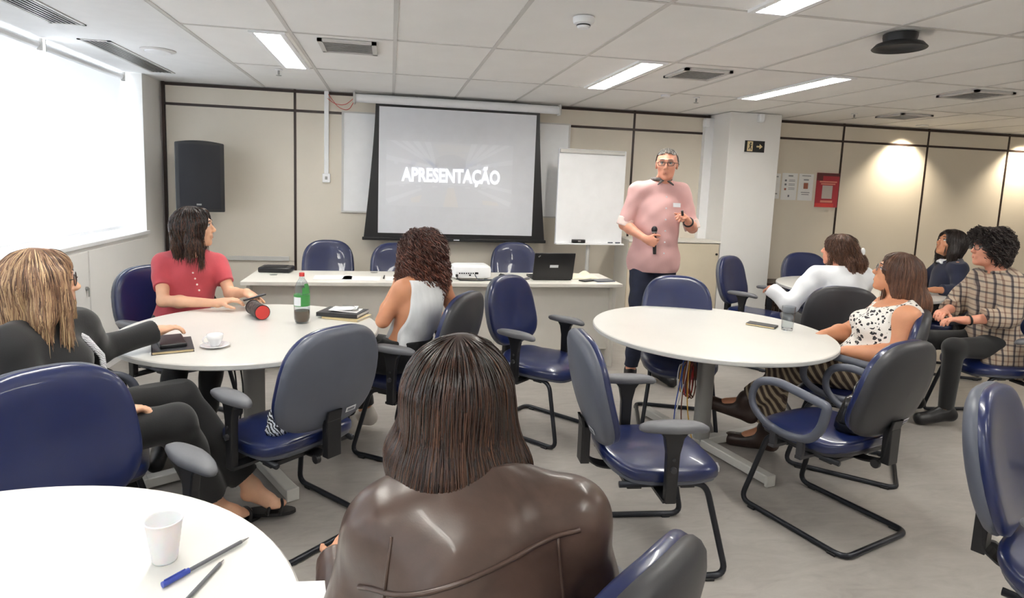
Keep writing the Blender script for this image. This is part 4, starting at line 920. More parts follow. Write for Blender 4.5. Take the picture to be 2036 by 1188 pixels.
def add_head(B, H, R, s=1., male=False):
    at = lambda x, y, z: H + R @ V(x, y, z) * s
    B.ell(at(0, -.012, .028), V(.0745, .094, .088) * s, R, .02)
    B.ell(at(0, .030, -.028), V(.0585 + .003 * male, .056, .078) * s, R, .03)
    B.ell(at(0, .036, -.078), V(.041 + .007 * male, .042, .030) * s, R, .03)
    B.ell(at(0, .068, -.096), V(.018 + .005 * male, .015, .015) * s, R, .018)
    for x in (-1, 1):
        B.ell(at(x * .040, .056, -.018), V(.02, .018, .02) * s, R, .02)
        B.ell(at(x * .0765, -.010, -.006), V(.007, .018, .031) * s, R, .006)
        B.ell(at(x * .031, .091, .013), V(.016, .012, .010) * s, R, .012, sub=True)
        B.ell(at(x * .0095, .097, -.026), V(.0085, .009, .0075) * s, R, .006)
        B.cone(at(x * .008, .0835, .034), at(x * .042, .072, .031), .0095 * s, .008 * s, .012)
    B.cone(at(0, .080, .020), at(0, .1045, -.020), .0075 * s, .0095 * s, .010)
    B.cone(at(-.017, .083, -.0525), at(.017, .083, -.0525), .0065 * s, .0065 * s, .008); B.cone(at(-.013, .0825, -.063), at(.013, .0825, -.063), .0072 * s, .0072 * s, .008)
    B.ell(at(0, .070, -.045), V(.026, .018, .026) * s, R, .015)
    B.cone(at(-.016, .0925, -.0575), at(.016, .0925, -.0575), .0016 * s, .0016 * s, .003, sub=True)
def face_parts(par, og, H, R, s, brow, lip=True):
    at = lambda x, y, z: H + R @ V(x, y, z) * s - og
    Rm = Matrix(R.tolist())
    for x in (-1, 1):
        c = at(x * .031, .0735, .0125); e = obj('eye', MB().ball(c, .0118 * s, 16), M['eyew'], par, smooth=True)
        obj('iris', MB().ball(at(x * .031, .0800, .0125), .0062 * s, 10), M['eyed'], e, smooth=True)
        obj('eyelid', MB().tube([at(x * (.031 + .0145 * q), .0865 - .009 * q * q, .0185 - .0045 * q * q) for q in (-1, -.5, 0, .5, 1)], .0022 * s, 6), M['h_dark'], e, smooth=True)
        obj('eyebrow', MB().tube([at(x * (.031 + .020 * q), .0905 - .014 * max(0, q) ** 2 - .002 * abs(q), .036 + .003 * (1 - q * q)) for q in (-1, -.5, 0, .5, 1)], .0036 * s, 6, radii=[.003 * s, .0036 * s, .0036 * s, .003 * s, .0015 * s]), brow, par, smooth=True)
    if lip: obj('lips', MB().tube([at(.019 * q, .0895 - .010 * q * q, -.0545 + .001 * abs(q)) for q in (-1, -.5, 0, .5, 1)], .0035 * s, 8, radii=[.0008, .003 * s, .0036 * s, .003 * s, .0008]).tube([at(.016 * q, .0895 - .009 * q * q, -.0615) for q in (-1, -.5, 0, .5, 1)], .004 * s, 8, radii=[.0008, .0036 * s, .0045 * s, .0036 * s, .0008]), M['lips'], par, smooth=True)
def glasses(par, og, H, R, s, m_, w=.0255, h=.019, th=.0017):
    at = lambda x, y, z: tuple(H + R @ V(x, y, z) * s - og); mb = MB()
    for x in (-1, 1):
        mb.tube([at(x * .033 + w * math.copysign(abs(cos(a)) ** .7, cos(a)), .1015 - .25 * abs(x * .033 + w * cos(a)) * .35, .010 + h * math.copysign(abs(sin(a)) ** .7, sin(a))) for a in [2 * pi * i / 20 for i in range(20)]], th, 6, closed=True)
        mb.tube([at(x * .058, .094, .016), at(x * .078, .05, .014), at(x * .0815, -.005, .012), at(x * .08, -.02, -.006)], th, 6)
    mb.tube([at(-.009, .1015, .013), at(0, .104, .016), at(.009, .1015, .013)], th, 6)
    g = obj('glasses', mb, m_, par, smooth=True)
    ln = MB()
    for x in (-1, 1):
        vs = [at(x * .033 + (w - .001) * math.copysign(abs(cos(a)) ** .7, cos(a)), .1005 - .25 * abs(x * .033 + w * cos(a)) * .35, .010 + (h - .001) * math.copysign(abs(sin(a)) ** .7, sin(a))) for a in [2 * pi * i / 20 for i in range(20)]]
        ln.add(vs, [tuple(range(20))])
    obj('lens', ln, M['thin'], g, smooth=False)
# ------------------------------------------------------------------ hair: locks combed over the head
def hair(par, og, H, R, s, m_, n=900, length=.3, rad=.0035, part=0., down=.5, back=.6, curl=0., cfreq=60., hairline=.42, vol=.012, seed=1, wave=0., cols=(), side=1.0, seg=14, sides=5, clump=0, tipin=0., nape=-.55, lenvar=.12, facegap=.068, fringe=False, pony=None, name='hair', spread=0., capscale=1.03, region=None):
    rg = np.random.RandomState(seed); c0 = V(0, -.012, .028); rr = V(.0765, .0965, .0905)
    # everything in head space, then transformed; gravity is expressed in head space
    g = R.T @ V(0, 0, -1.)
    U = rg.normal(size=(n * 4, 3)); U /= np.linalg.norm(U, axis=1)[:, None]
    ok = ~((U[:, 1] > .12) & (U[:, 2] < hairline - .25 * np.abs(U[:, 0]))) & (U[:, 2] > nape) & ~((U[:, 2] < -.05) & (U[:, 1] > -.05))
    if region: ok &= region(U)
    U = U[ok][:n]; n = len(U); P = c0 + rr * U
    lay = rg.rand(n); L = length * (1 - lenvar * rg.rand(n)); L = L * (1 - .0 * lay)
    sx = np.sign(U[:, 0] * 1 - part + 1e-4 + .04 * rg.normal(size=n))
    dirn = np.stack([sx * side * (.7 + .5 * np.abs(U[:, 2])), -back * np.ones(n) * (U[:, 1] < .75) - .1, -down * np.ones(n)], 1)
    if fringe: fm = U[:, 1] > .3; dirn[fm] = np.stack([.25 * rg.normal(size=fm.sum()), .55 * np.ones(fm.sum()), -.2 * np.ones(fm.sum())], 1); L[fm] *= fringe
    if pony is not None:
        tgt = V(*pony); dirn = tgt - P
    nr = (P - c0) / rr ** 2; nr /= np.linalg.norm(nr, axis=1)[:, None]
    v = dirn - (dirn * nr).sum(1)[:, None] * nr; v /= np.linalg.norm(v, axis=1)[:, None] + 1e-6
    jit = rg.normal(size=(n, 3)) * .06; v = v + jit
    pts = [P.copy()]; p = P.copy(); step = (L / seg)[:, None]; off = (vol * (.25 + .75 * lay))[:, None]
    ph = rg.rand(n) * 2 * pi
    for k in range(seg):
        t = (k + 1) / seg; gg = .10 + .30 * t
        if pony is None or t > .35: v = v * (1 - gg) + g * gg + (rg.normal(size=(n, 3)) * wave)
        else:
            v = (tgt - p); 
        v /= np.linalg.norm(v, axis=1)[:, None] + 1e-6
        p = p + v * step
        # stay outside the skull, the face and the given blockers
        for (cc, rad_, face) in [(c0, rr, 0), (V(0, .03, -.03), V(facegap * .93, .062, .098), 0), (V(0, .105, -.03), V(facegap * .8, .075, .115), 1), (V(0, -.03, -.11), V(.056, .056, .09), 0)]:
            re = rad_ + (off if not face else off * 0) * (1 + 0 * t)
            q = (p - cc) / re; d = np.linalg.norm(q, axis=1)[:, None]; ins = d < 1
            if face:
                m2 = ins[:, 0]; px = p[m2]; px[:, 0] = np.where(px[:, 0] >= 0, 1, -1) * np.maximum(np.abs(px[:, 0]), re[m2, 0] * np.sqrt(np.maximum(0, 1 - q[m2, 1] ** 2 - q[m2, 2] ** 2)) if re.ndim > 1 else 0); p[m2] = px
            else: p = np.where(ins, cc + (p - cc) / np.maximum(d, 1e-3), p)
        for cc, rad_ in cols:      # blockers in world space: (centre, radii)
            ch = R.T @ (V(*cc) - H) / s; re = rad_ / s + off
            q = (p - ch) / re; d = np.linalg.norm(q, axis=1)[:, None]; p = np.where(d < 1, ch + (p - ch) / np.maximum(d, 1e-3), p)
        if tipin: p = p - (t > .75) * tipin * step * np.stack([np.sign(p[:, 0]) * .8, -0 * p[:, 0], 0 * p[:, 0]], 1)
        pts.append(p.copy())
    A = np.stack(pts, 1)                                          # n, seg+1, 3
    if curl:
        tt = np.linspace(0, 1, seg + 1)[None, :]; am = curl * np.minimum(1, tt * 3)
        # finer sampling keeps curls round
        fine = 3; idx = np.linspace(0, seg, seg * fine + 1); i0 = np.minimum(idx.astype(int), seg - 1); fr = (idx - i0)[None, :, None]
        A = A[:, i0] * (1 - fr) + A[:, i0 + 1] * fr; tt = np.linspace(0, 1, seg * fine + 1)[None, :]; am = (curl * np.minimum(1, tt * 3))[..., None] * (.6 + .8 * lay)[:, None, None]
        a = cfreq * tt * L[:, None] + ph[:, None]; out = np.stack([np.cos(a), np.sin(a), .5 * np.sin(a * .7 + ph[:, None])], 2); A = A + am * out
    m = A.shape[1]; T = np.gradient(A, axis=1); T /= np.linalg.norm(T, axis=2)[..., None] + 1e-9
    cen = (A - c0); cen /= np.linalg.norm(cen, axis=2)[..., None] + 1e-9
    Wd = np.cross(T, cen); Wd /= np.linalg.norm(Wd, axis=2)[..., None] + 1e-9; Nn = np.cross(Wd, T)
    tt = np.linspace(0, 1, m); prof = np.clip(1.25 - .2 * tt, 0, 1) * np.clip((1.02 - tt) * 6, .12, 1) * np.clip(.5 + tt * 8, 0, 1)
    rad_l = rad * (.6 + .8 * rg.rand(n))
    ang = np.arange(sides) * 2 * pi / sides
    ring = (np.cos(ang)[None, None, :, None] * Wd[:, :, None, :] * 1.5 + np.sin(ang)[None, None, :, None] * Nn[:, :, None, :] * .7) * (rad_l[:, None] * prof[None, :])[:, :, None, None]
    VV = (A[:, :, None, :] + ring).reshape(-1, 3)
    base = (np.arange(n) * m * sides)[:, None, None]; kk = (np.arange(m - 1) * sides)[None, :, None]; jj = np.arange(sides)[None, None, :]; j2 = (jj + 1) % sides
    F = np.stack([base + kk + jj, base + kk + j2, base + kk + sides + j2, base + kk + sides + jj], 3).reshape(-1, 4)
    colr = np.repeat(rg.rand(n), m * sides); colt = np.tile(np.repeat(tt, sides), n)
    # scalp cap underneath
    nu, nv = 40, 24; th = np.linspace(0, 2 * pi, nu, endpoint=False); phi = np.linspace(.001, pi * .78, nv); TH, PH = np.meshgrid(th, phi)
    S = np.stack([np.sin(PH) * np.cos(TH), np.sin(PH) * np.sin(TH), np.cos(PH)], 2).reshape(-1, 3); CV = c0 + rr * S * capscale
    okc = ~((S[:, 1] > .16) & (S[:, 2] < hairline - .25 * np.abs(S[:, 0]))) & ~((S[:, 2] < -.05) & (S[:, 1] > -.08)) & (S[:, 2] > nape - .1)
    if region: okc &= region(S)
    fc = []
    for i in range(nv - 1):
        for j in range(nu):
            q = (i * nu + j, (i + 1) * nu + j, (i + 1) * nu + (j + 1) % nu, i * nu + (j + 1) % nu)
            if all(okc[x] for x in q): fc.append([x + len(VV) for x in q])
    F = np.concatenate([F, np.array(fc, int).reshape(-1, 4)]); VV = np.concatenate([VV, CV]); colr = np.concatenate([colr, np.full(len(CV), .15)]); colt = np.concatenate([colt, np.zeros(len(CV))])
    VW = (R @ (VV * s).T).T + H - og
    me = bpy.data.meshes.new(name); me.vertices.add(len(VW)); me.vertices.foreach_set('co', VW.astype(np.float32).ravel())
    me.loops.add(F.size); me.loops.foreach_set('vertex_index', F.astype(np.int32).ravel()); me.polygons.add(len(F)); me.polygons.foreach_set('loop_start', np.arange(len(F), dtype=np.int32) * 4)
    me.update(calc_edges=True); me.shade_smooth(); me.materials.append(m_)
    ca = me.color_attributes.new('lock', 'FLOAT_COLOR', 'POINT'); ca.data.foreach_set('color', np.stack([colr, colt, colr * 0, colr * 0 + 1], 1).astype(np.float32).ravel())
    o = bpy.data.objects.new(name, me); COL.objects.link(o); o.parent = par; return o
def hairdo(par, og, H, R, s, m_, prims, v=.014, n=1200, length=.14, rad=.0028, wave=.04, curl=0., cfreq=70., seed=1, seg=10, sides=4, vox=.006, face=(.064, .085, .13), fy=.12, fold=.0015, lift=.004, name='hair', fly=.3, cv=.15):
    import mathutils
    rg = np.random.RandomState(seed); H = V(*H); at = lambda x, y, z: H + R @ V(x, y, z) * s
    G = SDF(); G.ell(at(0, -.014, .030), V(.0770 + v, .0975 + v, .0900 + v) * s, R, .03); prims(G, at)
    G.ell(at(0, fy, -.035), V(*face) * s, R, .012, sub=True); G.fold = (fold, 75, seed * 1.1)
    P, T, Q = G.mesh(vox); Q = np.asarray(Q)[:, ::-1]
    vq = P[Q]; vol = np.einsum('ij,ij->i', vq[:, 0], np.cross(vq[:, 1], vq[:, 2])).sum() + np.einsum('ij,ij->i', vq[:, 0], np.cross(vq[:, 2], vq[:, 3])).sum()
    if vol < 0: Q = Q[:, ::-1]; vq = P[Q]
    bv = mathutils.bvhtree.BVHTree.FromPolygons(P.tolist(), Q.tolist())
    cen = vq.mean(1); nn = np.cross(vq[:, 2] - vq[:, 0], vq[:, 3] - vq[:, 1]); nn /= np.linalg.norm(nn, axis=1)[:, None] + 1e-9
    hx = (cen - H) @ R; inner = (hx[:, 1] > -.02) & ((nn * (cen - at(0, -.03, 0) * V(1, 1, 0) - V(0, 0, 1) * cen[:, 2:3] * 1)).sum(1) < .01) 
    okf = (nn[:, 2] > -.55) & ~inner; idx = np.where(okf)[0]; idx = idx[rg.randint(0, len(idx), n)]
    p = cen[idx].copy(); nr = nn[idx].copy(); dn = V(0, 0, -1.)
    apex = at(0, -.02, .12); v0 = (p - apex) * V(1, 1, .3) ; vv = v0 * .6 + dn * .12; vv -= (vv * nr).sum(1)[:, None] * nr; vv /= np.linalg.norm(vv, axis=1)[:, None] + 1e-9
    lay = rg.rand(n); L = length * (.7 + .6 * rg.rand(n)); free = np.zeros(n, bool); pts = [p + nr * .001]; drift = rg.normal(size=(n, 3)) * wave
    for k in range(seg):
        drift = drift * .8 + rg.normal(size=(n, 3)) * wave * .5
        tg = dn + (p - apex) * V(1, 1, 0) * np.clip((p[:, 2:3] - H[2]) / .1, 0, 1) * 8 + drift; tg -= (tg * nr).sum(1)[:, None] * nr * (~free)[:, None]; tg /= np.linalg.norm(tg, axis=1)[:, None] + 1e-9
        vv = vv * .55 + tg * .45 + drift * .3; vv /= np.linalg.norm(vv, axis=1)[:, None] + 1e-9
        p = p + vv * (L / seg)[:, None]
        for i in range(n):
            if free[i]: continue
            loc, no, _, d = bv.find_nearest(p[i])
            if no[2] < -fly * 2 or d > .03: free[i] = True; continue
            nr[i] = no; p[i] = V(*loc) + V(*no) * (lift * lay[i] * min(1, (k + 1) / 3.) + .0008)
        pts.append(p.copy())
    A = np.stack(pts, 1); ph = rg.rand(n) * 6.28
    if curl:
        fine = 3; ix = np.linspace(0, seg, seg * fine + 1); i0 = np.minimum(ix.astype(int), seg - 1); fr = (ix - i0)[None, :, None]
        A = A[:, i0] * (1 - fr) + A[:, i0 + 1] * fr; tt = np.linspace(0, 1, seg * fine + 1)[None, :]
        a = cfreq * tt * L[:, None] + ph[:, None]; am = (curl * np.minimum(1, tt * 4))[..., None] * (.4 + 1.0 * lay)[:, None, None]
        A = A + am * np.stack([np.cos(a), np.sin(a), .5 * np.sin(a * .7)], 2) + (np.minimum(1, tt * 4) * curl * .8)[..., None] * nr[:, None, :]
    m = A.shape[1]; Tn = np.gradient(A, axis=1); Tn /= np.linalg.norm(Tn, axis=2)[..., None] + 1e-9
    Wd = np.cross(Tn, nr[:, None, :]); Wd /= np.linalg.norm(Wd, axis=2)[..., None] + 1e-9; Nn = np.cross(Wd, Tn)
    tt = np.linspace(0, 1, m); prof = np.clip(tt * 7, .15, 1) * np.clip((1.01 - tt) * 3.5, .10, 1); rl = rad * (.6 + .8 * rg.rand(n)); ang = np.arange(sides) * 2 * pi / sides
    ring = (np.cos(ang)[None, None, :, None] * Wd[:, :, None, :] * 1.6 + np.sin(ang)[None, None, :, None] * Nn[:, :, None, :] * .6) * (rl[:, None] * prof[None, :])[:, :, None, None]
    VV = (A[:, :, None, :] + ring).reshape(-1, 3)
    base = (np.arange(n) * m * sides)[:, None, None]; kk = (np.arange(m - 1) * sides)[None, :, None]; jj = np.arange(sides)[None, None, :]; j2 = (jj + 1) % sides
    F = np.stack([base + kk + jj, base + kk + j2, base + kk + sides + j2, base + kk + sides + jj], 3).reshape(-1, 4)
    hz = H[2] + .10 * s
    col = np.repeat(np.clip(.5 + cv * rg.normal(size=n), 0, 1), m * sides); ct = np.clip((hz - VV[:, 2]) / .30, 0, 1)
    pc = .47 + .06 * np.sin(P[:, 0] * 160 + P[:, 1] * 140) + .05 * np.sin(P[:, 0] * 330 - P[:, 1] * 290); col = np.concatenate([col, pc]); ct = np.concatenate([ct, np.clip((hz - P[:, 2]) / .30, 0, 1)])
    F = np.concatenate([F, Q + len(VV)]); VW = np.concatenate([VV, P]) - og
    me = bpy.data.meshes.new(name); me.vertices.add(len(VW)); me.vertices.foreach_set('co', VW.astype(np.float32).ravel())
    me.loops.add(F.size); me.loops.foreach_set('vertex_index', np.ascontiguousarray(F).astype(np.int32).ravel()); me.polygons.add(len(F)); me.polygons.foreach_set('loop_start', np.arange(len(F), dtype=np.int32) * 4)
    me.update(calc_edges=True); me.shade_smooth(); me.materials.append(m_)
    ca = me.color_attributes.new('lock', 'FLOAT_COLOR', 'POINT'); ca.data.foreach_set('color', np.stack([col, ct, col * 0, col * 0 + 1], 1).astype(np.float32).ravel())
    o = bpy.data.objects.new(name, me); COL.objects.link(o); o.parent = par; return o
# ------------------------------------------------------------------ people
def lerp(a, b, t): return V(*a) * (1 - t) + V(*b) * t
class Person:
    def __init__(s, label, base, H, N, C, P, ty, py, hy, hp=0, hr=0, sk='skin_light', vox=.006, hs=1., sw=.165, bulk=1., male=False, sh=None, armr=1., legr=1., group=None, neck=.052, bust=True):
        s.t = thing('person', label, 'person', (base[0], base[1], 0), 0); s.og = V(base[0], base[1], 0); s.vox = vox; s.hs = hs; s.bust = bust and not male
        s.H, s.N, s.C, s.P = V(*H), V(*N), V(*C), V(*P); s.tf = frame(ty); s.pf = frame(py); s.hf = frame(hy, hp, hr); s.bulk = bulk; s.male = male; s.neck = neck
        s.arms = []; s.legs = []; s.sk = M[sk]; s.ar = armr; s.lr = legr; s.sw = sw
        d = s.tf @ V(1, 0, 0); s.sR = V(*sh[0]) if sh else s.N + d * sw + V(0, 0, -.045); s.sL = V(*sh[1]) if sh else s.N - d * sw + V(0, 0, -.045)
        s.B = SDF()
    def arm(s, side, E, Wr, hand=None): s.arms.append(((s.sR if side == 'R' else s.sL), V(*E), V(*Wr), hand, side)); return s
    def leg(s, side, K, A, T, barefoot=True): s.legs.append((s.P + s.pf @ V(.085 if side == 'R' else -.085, .03, -.01), V(*K), V(*A), V(*T), side)); return s
    def torso(s, G, o=0., low=True, bust=None):
        b = s.bulk; R = s.tf; up = nrm(s.N - s.P)
        G.ell(lerp(s.C, s.N, .05), (.155 * b + o, .108 * b + o, .17 + o), R, .05)
        G.ell(lerp(s.P, s.C, .5), (.132 * b + o, .100 * b + o, .15 + o), R, .06)
        G.ell(lerp(s.P, s.C, .1), (.158 * b + o, .125 * b + o, .12 + o), s.pf, .06)
        G.cone(lerp(s.sR, s.N, .06), lerp(s.sL, s.N, .06), .054 * s.ar + o, .054 * s.ar + o, .04)
        for q in (s.sR, s.sL): G.cone(s.N + V(0, 0, .0), lerp(q, s.N, .25), .050 + o, .044 + o, .04)
        if s.bust if bust is None else bust:
            for x in (-1, 1): G.ell(lerp(s.P, s.N, .66) + R @ V(x * .07, .085 * b, 0), (.062 + o, .058 + o, .060 + o), R, .04)
        return G
    def limbs(s, G, o, arms=0, legs=0, taper=0., flare=0.):
        """arms/legs: 0..1 covers the upper segment, 1..2 the lower one as well"""
        if arms:
            for (S, E, Wr, h, sd) in s.arms:
                a = s.ar; u = min(1, arms); G.cone(S, lerp(S, E, u), .050 * a + o, (.050 - .012 * u) * a + o + flare, .03, (True, arms > 1))
                if arms > 1: u = arms - 1; G.cone(E, lerp(E, Wr, u), .039 * a + o, (.039 - .012 * u) * a + o + flare, .02, (True, False))
        if legs:
            for (Hp, K, A, T, sd) in s.legs:
                a = s.lr; u = min(1, legs); G.cone(Hp, lerp(Hp, K, u), .082 * a + o, (.082 - .022 * u) * a + o, .04, (True, legs > 1))
                if legs > 1: u = legs - 1; G.cone(K, lerp(K, A, u), .058 * a + o, (.058 - .020 * u) * a + o + flare, .03, (True, False))
        return G
    def build(s, hidden_arms=False):
        B = s.B; s.torso(B); B.cone(s.N - V(0, 0, .03), s.H + s.hf @ V(0, -.025, -.06) * s.hs, s.neck + .006, s.neck, .025); add_head(B, s.H, s.hf, s.hs, s.male)
        for (S, E, Wr, h, sd) in s.arms:
            a = s.ar; B.cone(S, E, .049 * a, .037 * a, .03); m = lerp(E, Wr, .3); B.cone(E, m, .037 * a, .040 * a, .02); B.cone(m, Wr, .040 * a, .0245 * a, .02)
            if h: add_hand(B, Wr, V(*h['f']), V(*h['n']), h.get('t', 1), h.get('c', .35), h.get('s', .95 if s.male else .88), h.get('sp', .10), h.get('cs'))
        for (Hp, K, A, T, sd) in s.legs:
            a = s.lr; B.cone(Hp, K, .080 * a, .056 * a, .04); m = lerp(K, A, .3); B.cone(K, m, .054 * a, .054 * a, .02); B.cone(m, A, .054 * a, .034, .02)
            hl = A + V(0, 0, -.045) - nrm(T - A) * .02; B.cone(A, hl, .033, .028, .02); B.cone(hl, lerp(A, T, .72) + V(0, 0, -.01), .028, .026, .02); B.cone(A, lerp(A, T, .6), .030, .024, .03); B.ell(lerp(A, T, .86), (.040, .045, .016), frame(math.degrees(math.atan2(-(T - A)[0], (T - A)[1]))), .015)
        s.body = vmesh('body', B, s.vox, s.sk, s.t, s.og); return s
    def wear(s, name, mat_, o=.01, arms=0, legs=0, torso=True, low=True, hem=None, neckcut=None, fold=None, flare=0., vox=None, label=None, extra=None, cuts=(), bust=None):
        G = SDF()
        if torso: s.torso(G, o, bust=bust)
        s.limbs(G, o, arms, legs, flare=flare)
        if extra: extra(G)
        G.fold = fold
        if hem is not None: G.cut(*hem)
        if neckcut is not None: G.cut(*neckcut)
        for c in cuts: G.cut(*c)
        ob = vmesh(name, G, vox or s.vox, mat_, s.t, s.og)
        if label: ob['label'] = label
        return ob
    def shoes(s, mat_, name='shoe', h=.0):
        for (Hp, K, A, T, sd) in s.legs:
            G = SDF(); d = nrm((T - A) * V(1, 1, 0)); R = frame(math.degrees(math.atan2(-d[0], d[1])), math.degrees(math.atan2(T[2] - max(A[2] - .07, T[2]), .2)) * 0)
            hl = V(A[0], A[1], 0) - d * .03 + V(0, 0, max(.0, A[2] - .075) + .02); tp = V(*T)
            G.cone(hl + V(0, 0, .018), tp + V(0, 0, .010) + d * .012, .042, .042, .02); G.cone(A - V(0, 0, .0) + V(0, 0, h), hl + V(0, 0, .02), .046, .040, .03, (False, True)); G.cone(A, lerp(hl, tp, .55) + V(0, 0, .03), .038, .033, .03)
            if s.flatsole: G.cut((0, 0, .004), (0, 0, -1))
            vmesh(name, G, .006, mat_, s.t, s.og)
    flatsole = True
# ================================================================== the people
def lap(n=(0, 0, -1), **k): return dict(n=n, **k)
# --- presenter, standing
def p_presenter():
    p = Person('grey haired man in a pink shirt and jeans standing with a microphone', (2.06, 4.42), (2.085, 4.42, 1.745), (2.07, 4.47, 1.585), (2.06, 4.47, 1.36), (2.05, 4.48, 1.00), 160, 162, 152, -4, 0, 'skin_pink', .0055, 1.02, .17, 1.0, True, armr=1.02, legr=1.0, neck=.058, sh=((1.895, 4.50, 1.53), (2.235, 4.45, 1.535)))
    p.arm('R', (1.80, 4.50, 1.27), (1.900, 4.31, 1.180), dict(f=(.75, -.35, -.30), n=(.3, .9, .15), t=1, c=1.25))
    p.arm('L', (2.315, 4.38, 1.265), (2.175, 4.19, 1.325), dict(f=(-.6, -.5, .55), n=(-.6, .2, -.6), t=-1, c=1.0))
    p.leg('R', (1.94, 4.43, .52), (1.93, 4.50, .10), (1.88, 4.34, .03)); p.leg('L', (2.17, 4.46, .52), (2.18, 4.52, .10), (2.22, 4.36, .03))
    p.build(); t = p.t
    p.wear('trousers', M['denim'], .015, legs=1.92, hem=((0, 0, 1.02), (0, 0, 1)), fold=(.004, 34, 1.), bust=False)
    def ex(G): G.ell(p.P + V(0, -.02, .22), (.168, .135, .26), p.tf, .06); G.ell(p.P + V(0, -.01, -.02), (.203, .160, .15), p.tf, .08)
    p.wear('shirt', M['pinkshirt'], .017, arms=1.0, hem=((0, 0, .915), (0, 0, -1)), neckcut=(p.N + V(0, -.02, .035), (0, -.35, 1)), fold=(.004, 34, 2.), extra=ex)
    for (S, E, Wr, h, sd) in p.arms:
        G = SDF(); a = lerp(S, E, .80); G.cone(a, lerp(S, E, 1.04), .062, .060, .01, (False, False)); vmesh('rolled_cuff', G, .005, M['cuff'], t, p.og)
    G = SDF(); c = p.N + V(0, -.004, .035)
    for i in range(16):
        a = radians(20 + 320 * i / 15 - 90 - 12 + 0); b = radians(20 + 320 * (i + 1) / 15 - 90 - 12)
        r = .070; G.cone(c + V(r * cos(a), r * sin(a), .012), c + V(r * cos(b), r * sin(b), .012), .013, .013, .004)
    for s_ in (-1, 1): G.cone(c + V(s_ * .022, -.068, .004), c + V(s_ * .062, -.085, -.028), .011, .006, .006)
    vmesh('collar', G, .0045, M['collar'], t, p.og)
    for k in range(6): z = 1.50 - .085 * k; obj('button', MB().cyl(V(2.045, 4.30 - .02 * min(k, 4) / 4, z) - p.og, V(2.044, 4.295 - .02 * min(k, 4) / 4, z) - p.og, .006, 12), M['sticker'], t)
    obj('name_sticker', MB().box(V(2.150, 4.335, 1.44) - p.og, (.055, .004, .032), rotm(-20, -12)), M['sticker'], t)
    face_parts(t, p.og, p.H, p.hf, 1.02, M['h_grey'])
    glasses(t, p.og, p.H, p.hf, 1.02, M['black'], .024, .016, .0022)
    hair(t, p.og, p.H, p.hf, 1.02, M['h_grey'], 1500, .045, .0022, part=.2, down=.2, back=.5, hairline=.70, vol=.006, seed=3, seg=6, nape=-.5, wave=.05, fringe=.35, capscale=1.012)
    p.shoes(M['black'])
    W_ = lerp(p.arms[1][1], p.arms[1][2], .90); d = nrm(p.arms[1][2] - p.arms[1][1]); w = obj('wristwatch', MB().tube([W_ + np.cross(d, nrm(np.cross(d, (0, 0, 1)))) * .031 * sin(a) + nrm(np.cross(d, (0, 0, 1))) * .031 * cos(a) - p.og for a in [2 * pi * i / 20 for i in range(20)]], .0045, 8, closed=True, flat=2), M['black'], t, smooth=True)
    # held things
    h = lerp(p.arms[0][2], p.arms[0][2], 0) + nrm((.75, -.35, -.30)) * .078 + V(.012, .036, .01)
    m = thing('microphone', 'black handheld microphone in the presenter\'s lowered hand', 'microphone', tuple(h)); ax = nrm((-.10, -.05, 1))
    obj('mic_body', MB().cyl(ax * -.10, ax * .07, .0125, 20, .0155), M['black'], m); obj('mic_head', MB().ball(ax * .088, (.023, .023, .027)), M['grille'], m, smooth=True); obj('mic_ring', MB().cyl(ax * .066, ax * .074, .020, 20), M['grey_metal'], m)
    h2 = p.arms[1][2] + nrm((-.6, -.5, .55)) * .085 + V(-.012, -.0, -.016)
    m = thing('presentation_clicker', 'small black clicker in the presenter\'s raised hand', 'remote', tuple(h2)); ax = nrm((-.3, -.2, 1)); obj('clicker_body', MB().cyl(ax * -.04, ax * .05, .009, 14), M['black'], m); obj('clicker_tip', MB().cyl(ax * .05, ax * .056, .005, 10), M['grey_metal'], m)
M['cuff'] = mat('pale_cuff_cloth', (232, 212, 206), .8, var=.03); M['collar'] = mat('grey_collar_cloth', (92, 88, 88), .85)
